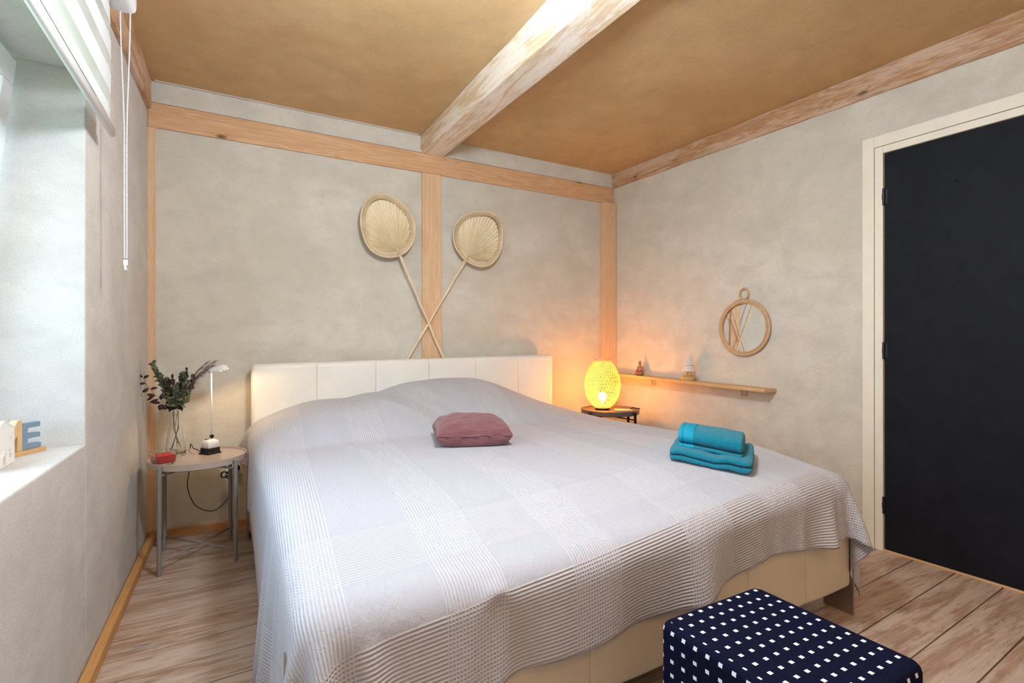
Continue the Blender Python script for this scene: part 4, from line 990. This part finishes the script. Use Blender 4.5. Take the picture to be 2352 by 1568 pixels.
def prof(r0, r1, h0, h1, rows):
    out = [(r0*.93, h0), (r0, h0+.004)]
    for i in range(rows):
        t0 = (i+.55)/(rows+.6); t1 = t0+.32/(rows+.6)
        for t in (t0, t1): out.append((r0+(r1-r0)*t, h0+.004+(h1-h0-.004)*t))
    return out+[(r1, h1)]
pA = prof(.0445, .026, .062, .112, 4); cone(pA, 'lower_cone', {2, 4, 6, 8})
pB = prof(.0345, .006, .106, .176, 6); pB += [(.003, .180), (.0008, .182)]; cone(pB, 'upper_cone', {2, 4, 6, 8, 10, 12})
g = G(); g.lathe([(0, .066), (.02, .066), (.012, .12), (.003, .16), (0, .16)], tc, 16, False); mk('inner_core', g, M['ceramic'], tr)
# mirror
my, mz = -1.228, 1.153; mr = thing('round_mirror', rw(my, 0, mz), 'round rattan framed mirror hanging on the right wall', 'mirror')
def mc(r, t, o): return rw(my+r*math.cos(t), o, mz+r*math.sin(t))
T48 = [2*PI*i/64 for i in range(64)]
g = G(); g.tube([mc(.172, t, .016) for t in T48], .0095, 10, closed=True); mk('outer_hoop', g, M['rattan'], mr, smooth=True)
g = G(); g.tube([mc(.1585, t, .020) for t in T48], .0065, 8, closed=True); mk('inner_hoop', g, M['rattan'], mr, smooth=True)
g = G(); g.add([mc(.157, t, o_+.157*(-.023*math.sin(t)-.017*math.cos(t))) for o_ in (.006, .0155) for t in T48], [tuple(range(64)), tuple(range(127, 63, -1))]+[(i, (i+1) % 64, 64+(i+1) % 64, 64+i) for i in range(64)]); mk('mirror_glass', g, M['mirror'], mr)
g = G()
for i in range(22):
    t = PI/2-.20+.55*i/21-.12; c = mc(.1665, t, .017); rd = mc(.1665+.01, t, .017)-c; tn = Vector((0, -math.sin(t), math.cos(t))); g.lathe([(.0125, -.0032), (.0168, 0), (.0125, .0032)], c, 10, True, tn)
mk('wrapping', g, M['rattan'], mr, smooth=True)
g = G(); rc = mz+.182+.032; g.tube([rw(my+.029*math.cos(t), .014, rc+.036*math.sin(t)) for t in [2*PI*i/32 for i in range(32)]], .0058, 8, closed=True); mk('hanging_ring', g, M['rattan'], mr, smooth=True)

# ---------------------------------------------------------------- ottoman
ox0, ox1, oy0, oy1, oz = 1.252, 1.612, -2.852, -2.462, .405
g = G(); uvs = []; r_o = .018; nx = 10
sect = rrect(ox1-ox0, oy1-oy0, .022, 5); lay = [(.0, 0.0), (.0, oz-.018), (.0015, oz-.010), (.006, oz-.003), (.013, oz)]
cx_, cy_ = (ox0+ox1)/2, (oy0+oy1)/2; vs = []; per = [0]
for i in range(1, len(sect)+1): per.append(per[-1]+math.dist(sect[i-1], sect[i % len(sect)]))
# sides: uv runs round the body; top: uv in x and y
faces = []; fuv = []
PX, PY, PZ = .0352, .0330, .0322
for i in range(len(sect)):
    j = (i+1) % len(sect); (a0, b0), (a1, b1) = sect[i], sect[j]
    for (i0, z0), (i1, z1) in zip(lay[:-1], lay[1:]):
        def sc_(a, b, ins): k1 = 1-ins/((ox1-ox0)/2); k2 = 1-ins/((oy1-oy0)/2); return (cx_+a*k1, cy_+b*k2)
        q = [(*sc_(a0, b0, i0), z0), (*sc_(a1, b1, i0), z0), (*sc_(a1, b1, i1), z1), (*sc_(a0, b0, i1), z1)]
        k = len(vs); vs += q; faces.append((k, k+1, k+2, k+3))
        for s_, z in ((per[i], z0), (per[i+1], z0), (per[i+1], z1), (per[i], z1)):
            if z0 >= oz-.012: 
                pass
        for (xx, yy, zz), s_ in zip(q, (per[i], per[i+1], per[i+1], per[i])):
            fuv.append((s_/PY+.30, (zz-oz)/PZ+.93) if zz <= oz-.004 or z0 < oz-.012 else (s_/PY+.30, (zz-oz)/PZ+.93))
k = len(vs); tp = [(cx_+a*(1-.013/((ox1-ox0)/2)), cy_+b*(1-.013/((oy1-oy0)/2)), oz) for a, b in sect]; vs += tp; faces.append(tuple(range(k, k+len(tp))))
fuv += [((x-ox0)/PX+.12, (y-oy0)/PY+.30) for x, y, z in tp]
me = bpy.data.meshes.new('ottoman'); b0_ = Vector((cx_, cy_, 0)); me.from_pydata([tuple(Vector(p)-b0_) for p in vs], [], faces); l = me.uv_layers.new(name='UVMap')
for lp in me.loops: l.data[lp.index].uv = fuv[lp.vertex_index]
me.materials.append(M['navy']); ot = bpy.data.objects.new('ottoman', me); COL.objects.link(ot); ot.location = b0_; WP[ot] = b0_
tag(ot, 'navy blue cube ottoman with small white squares at the foot of the bed', 'ottoman')
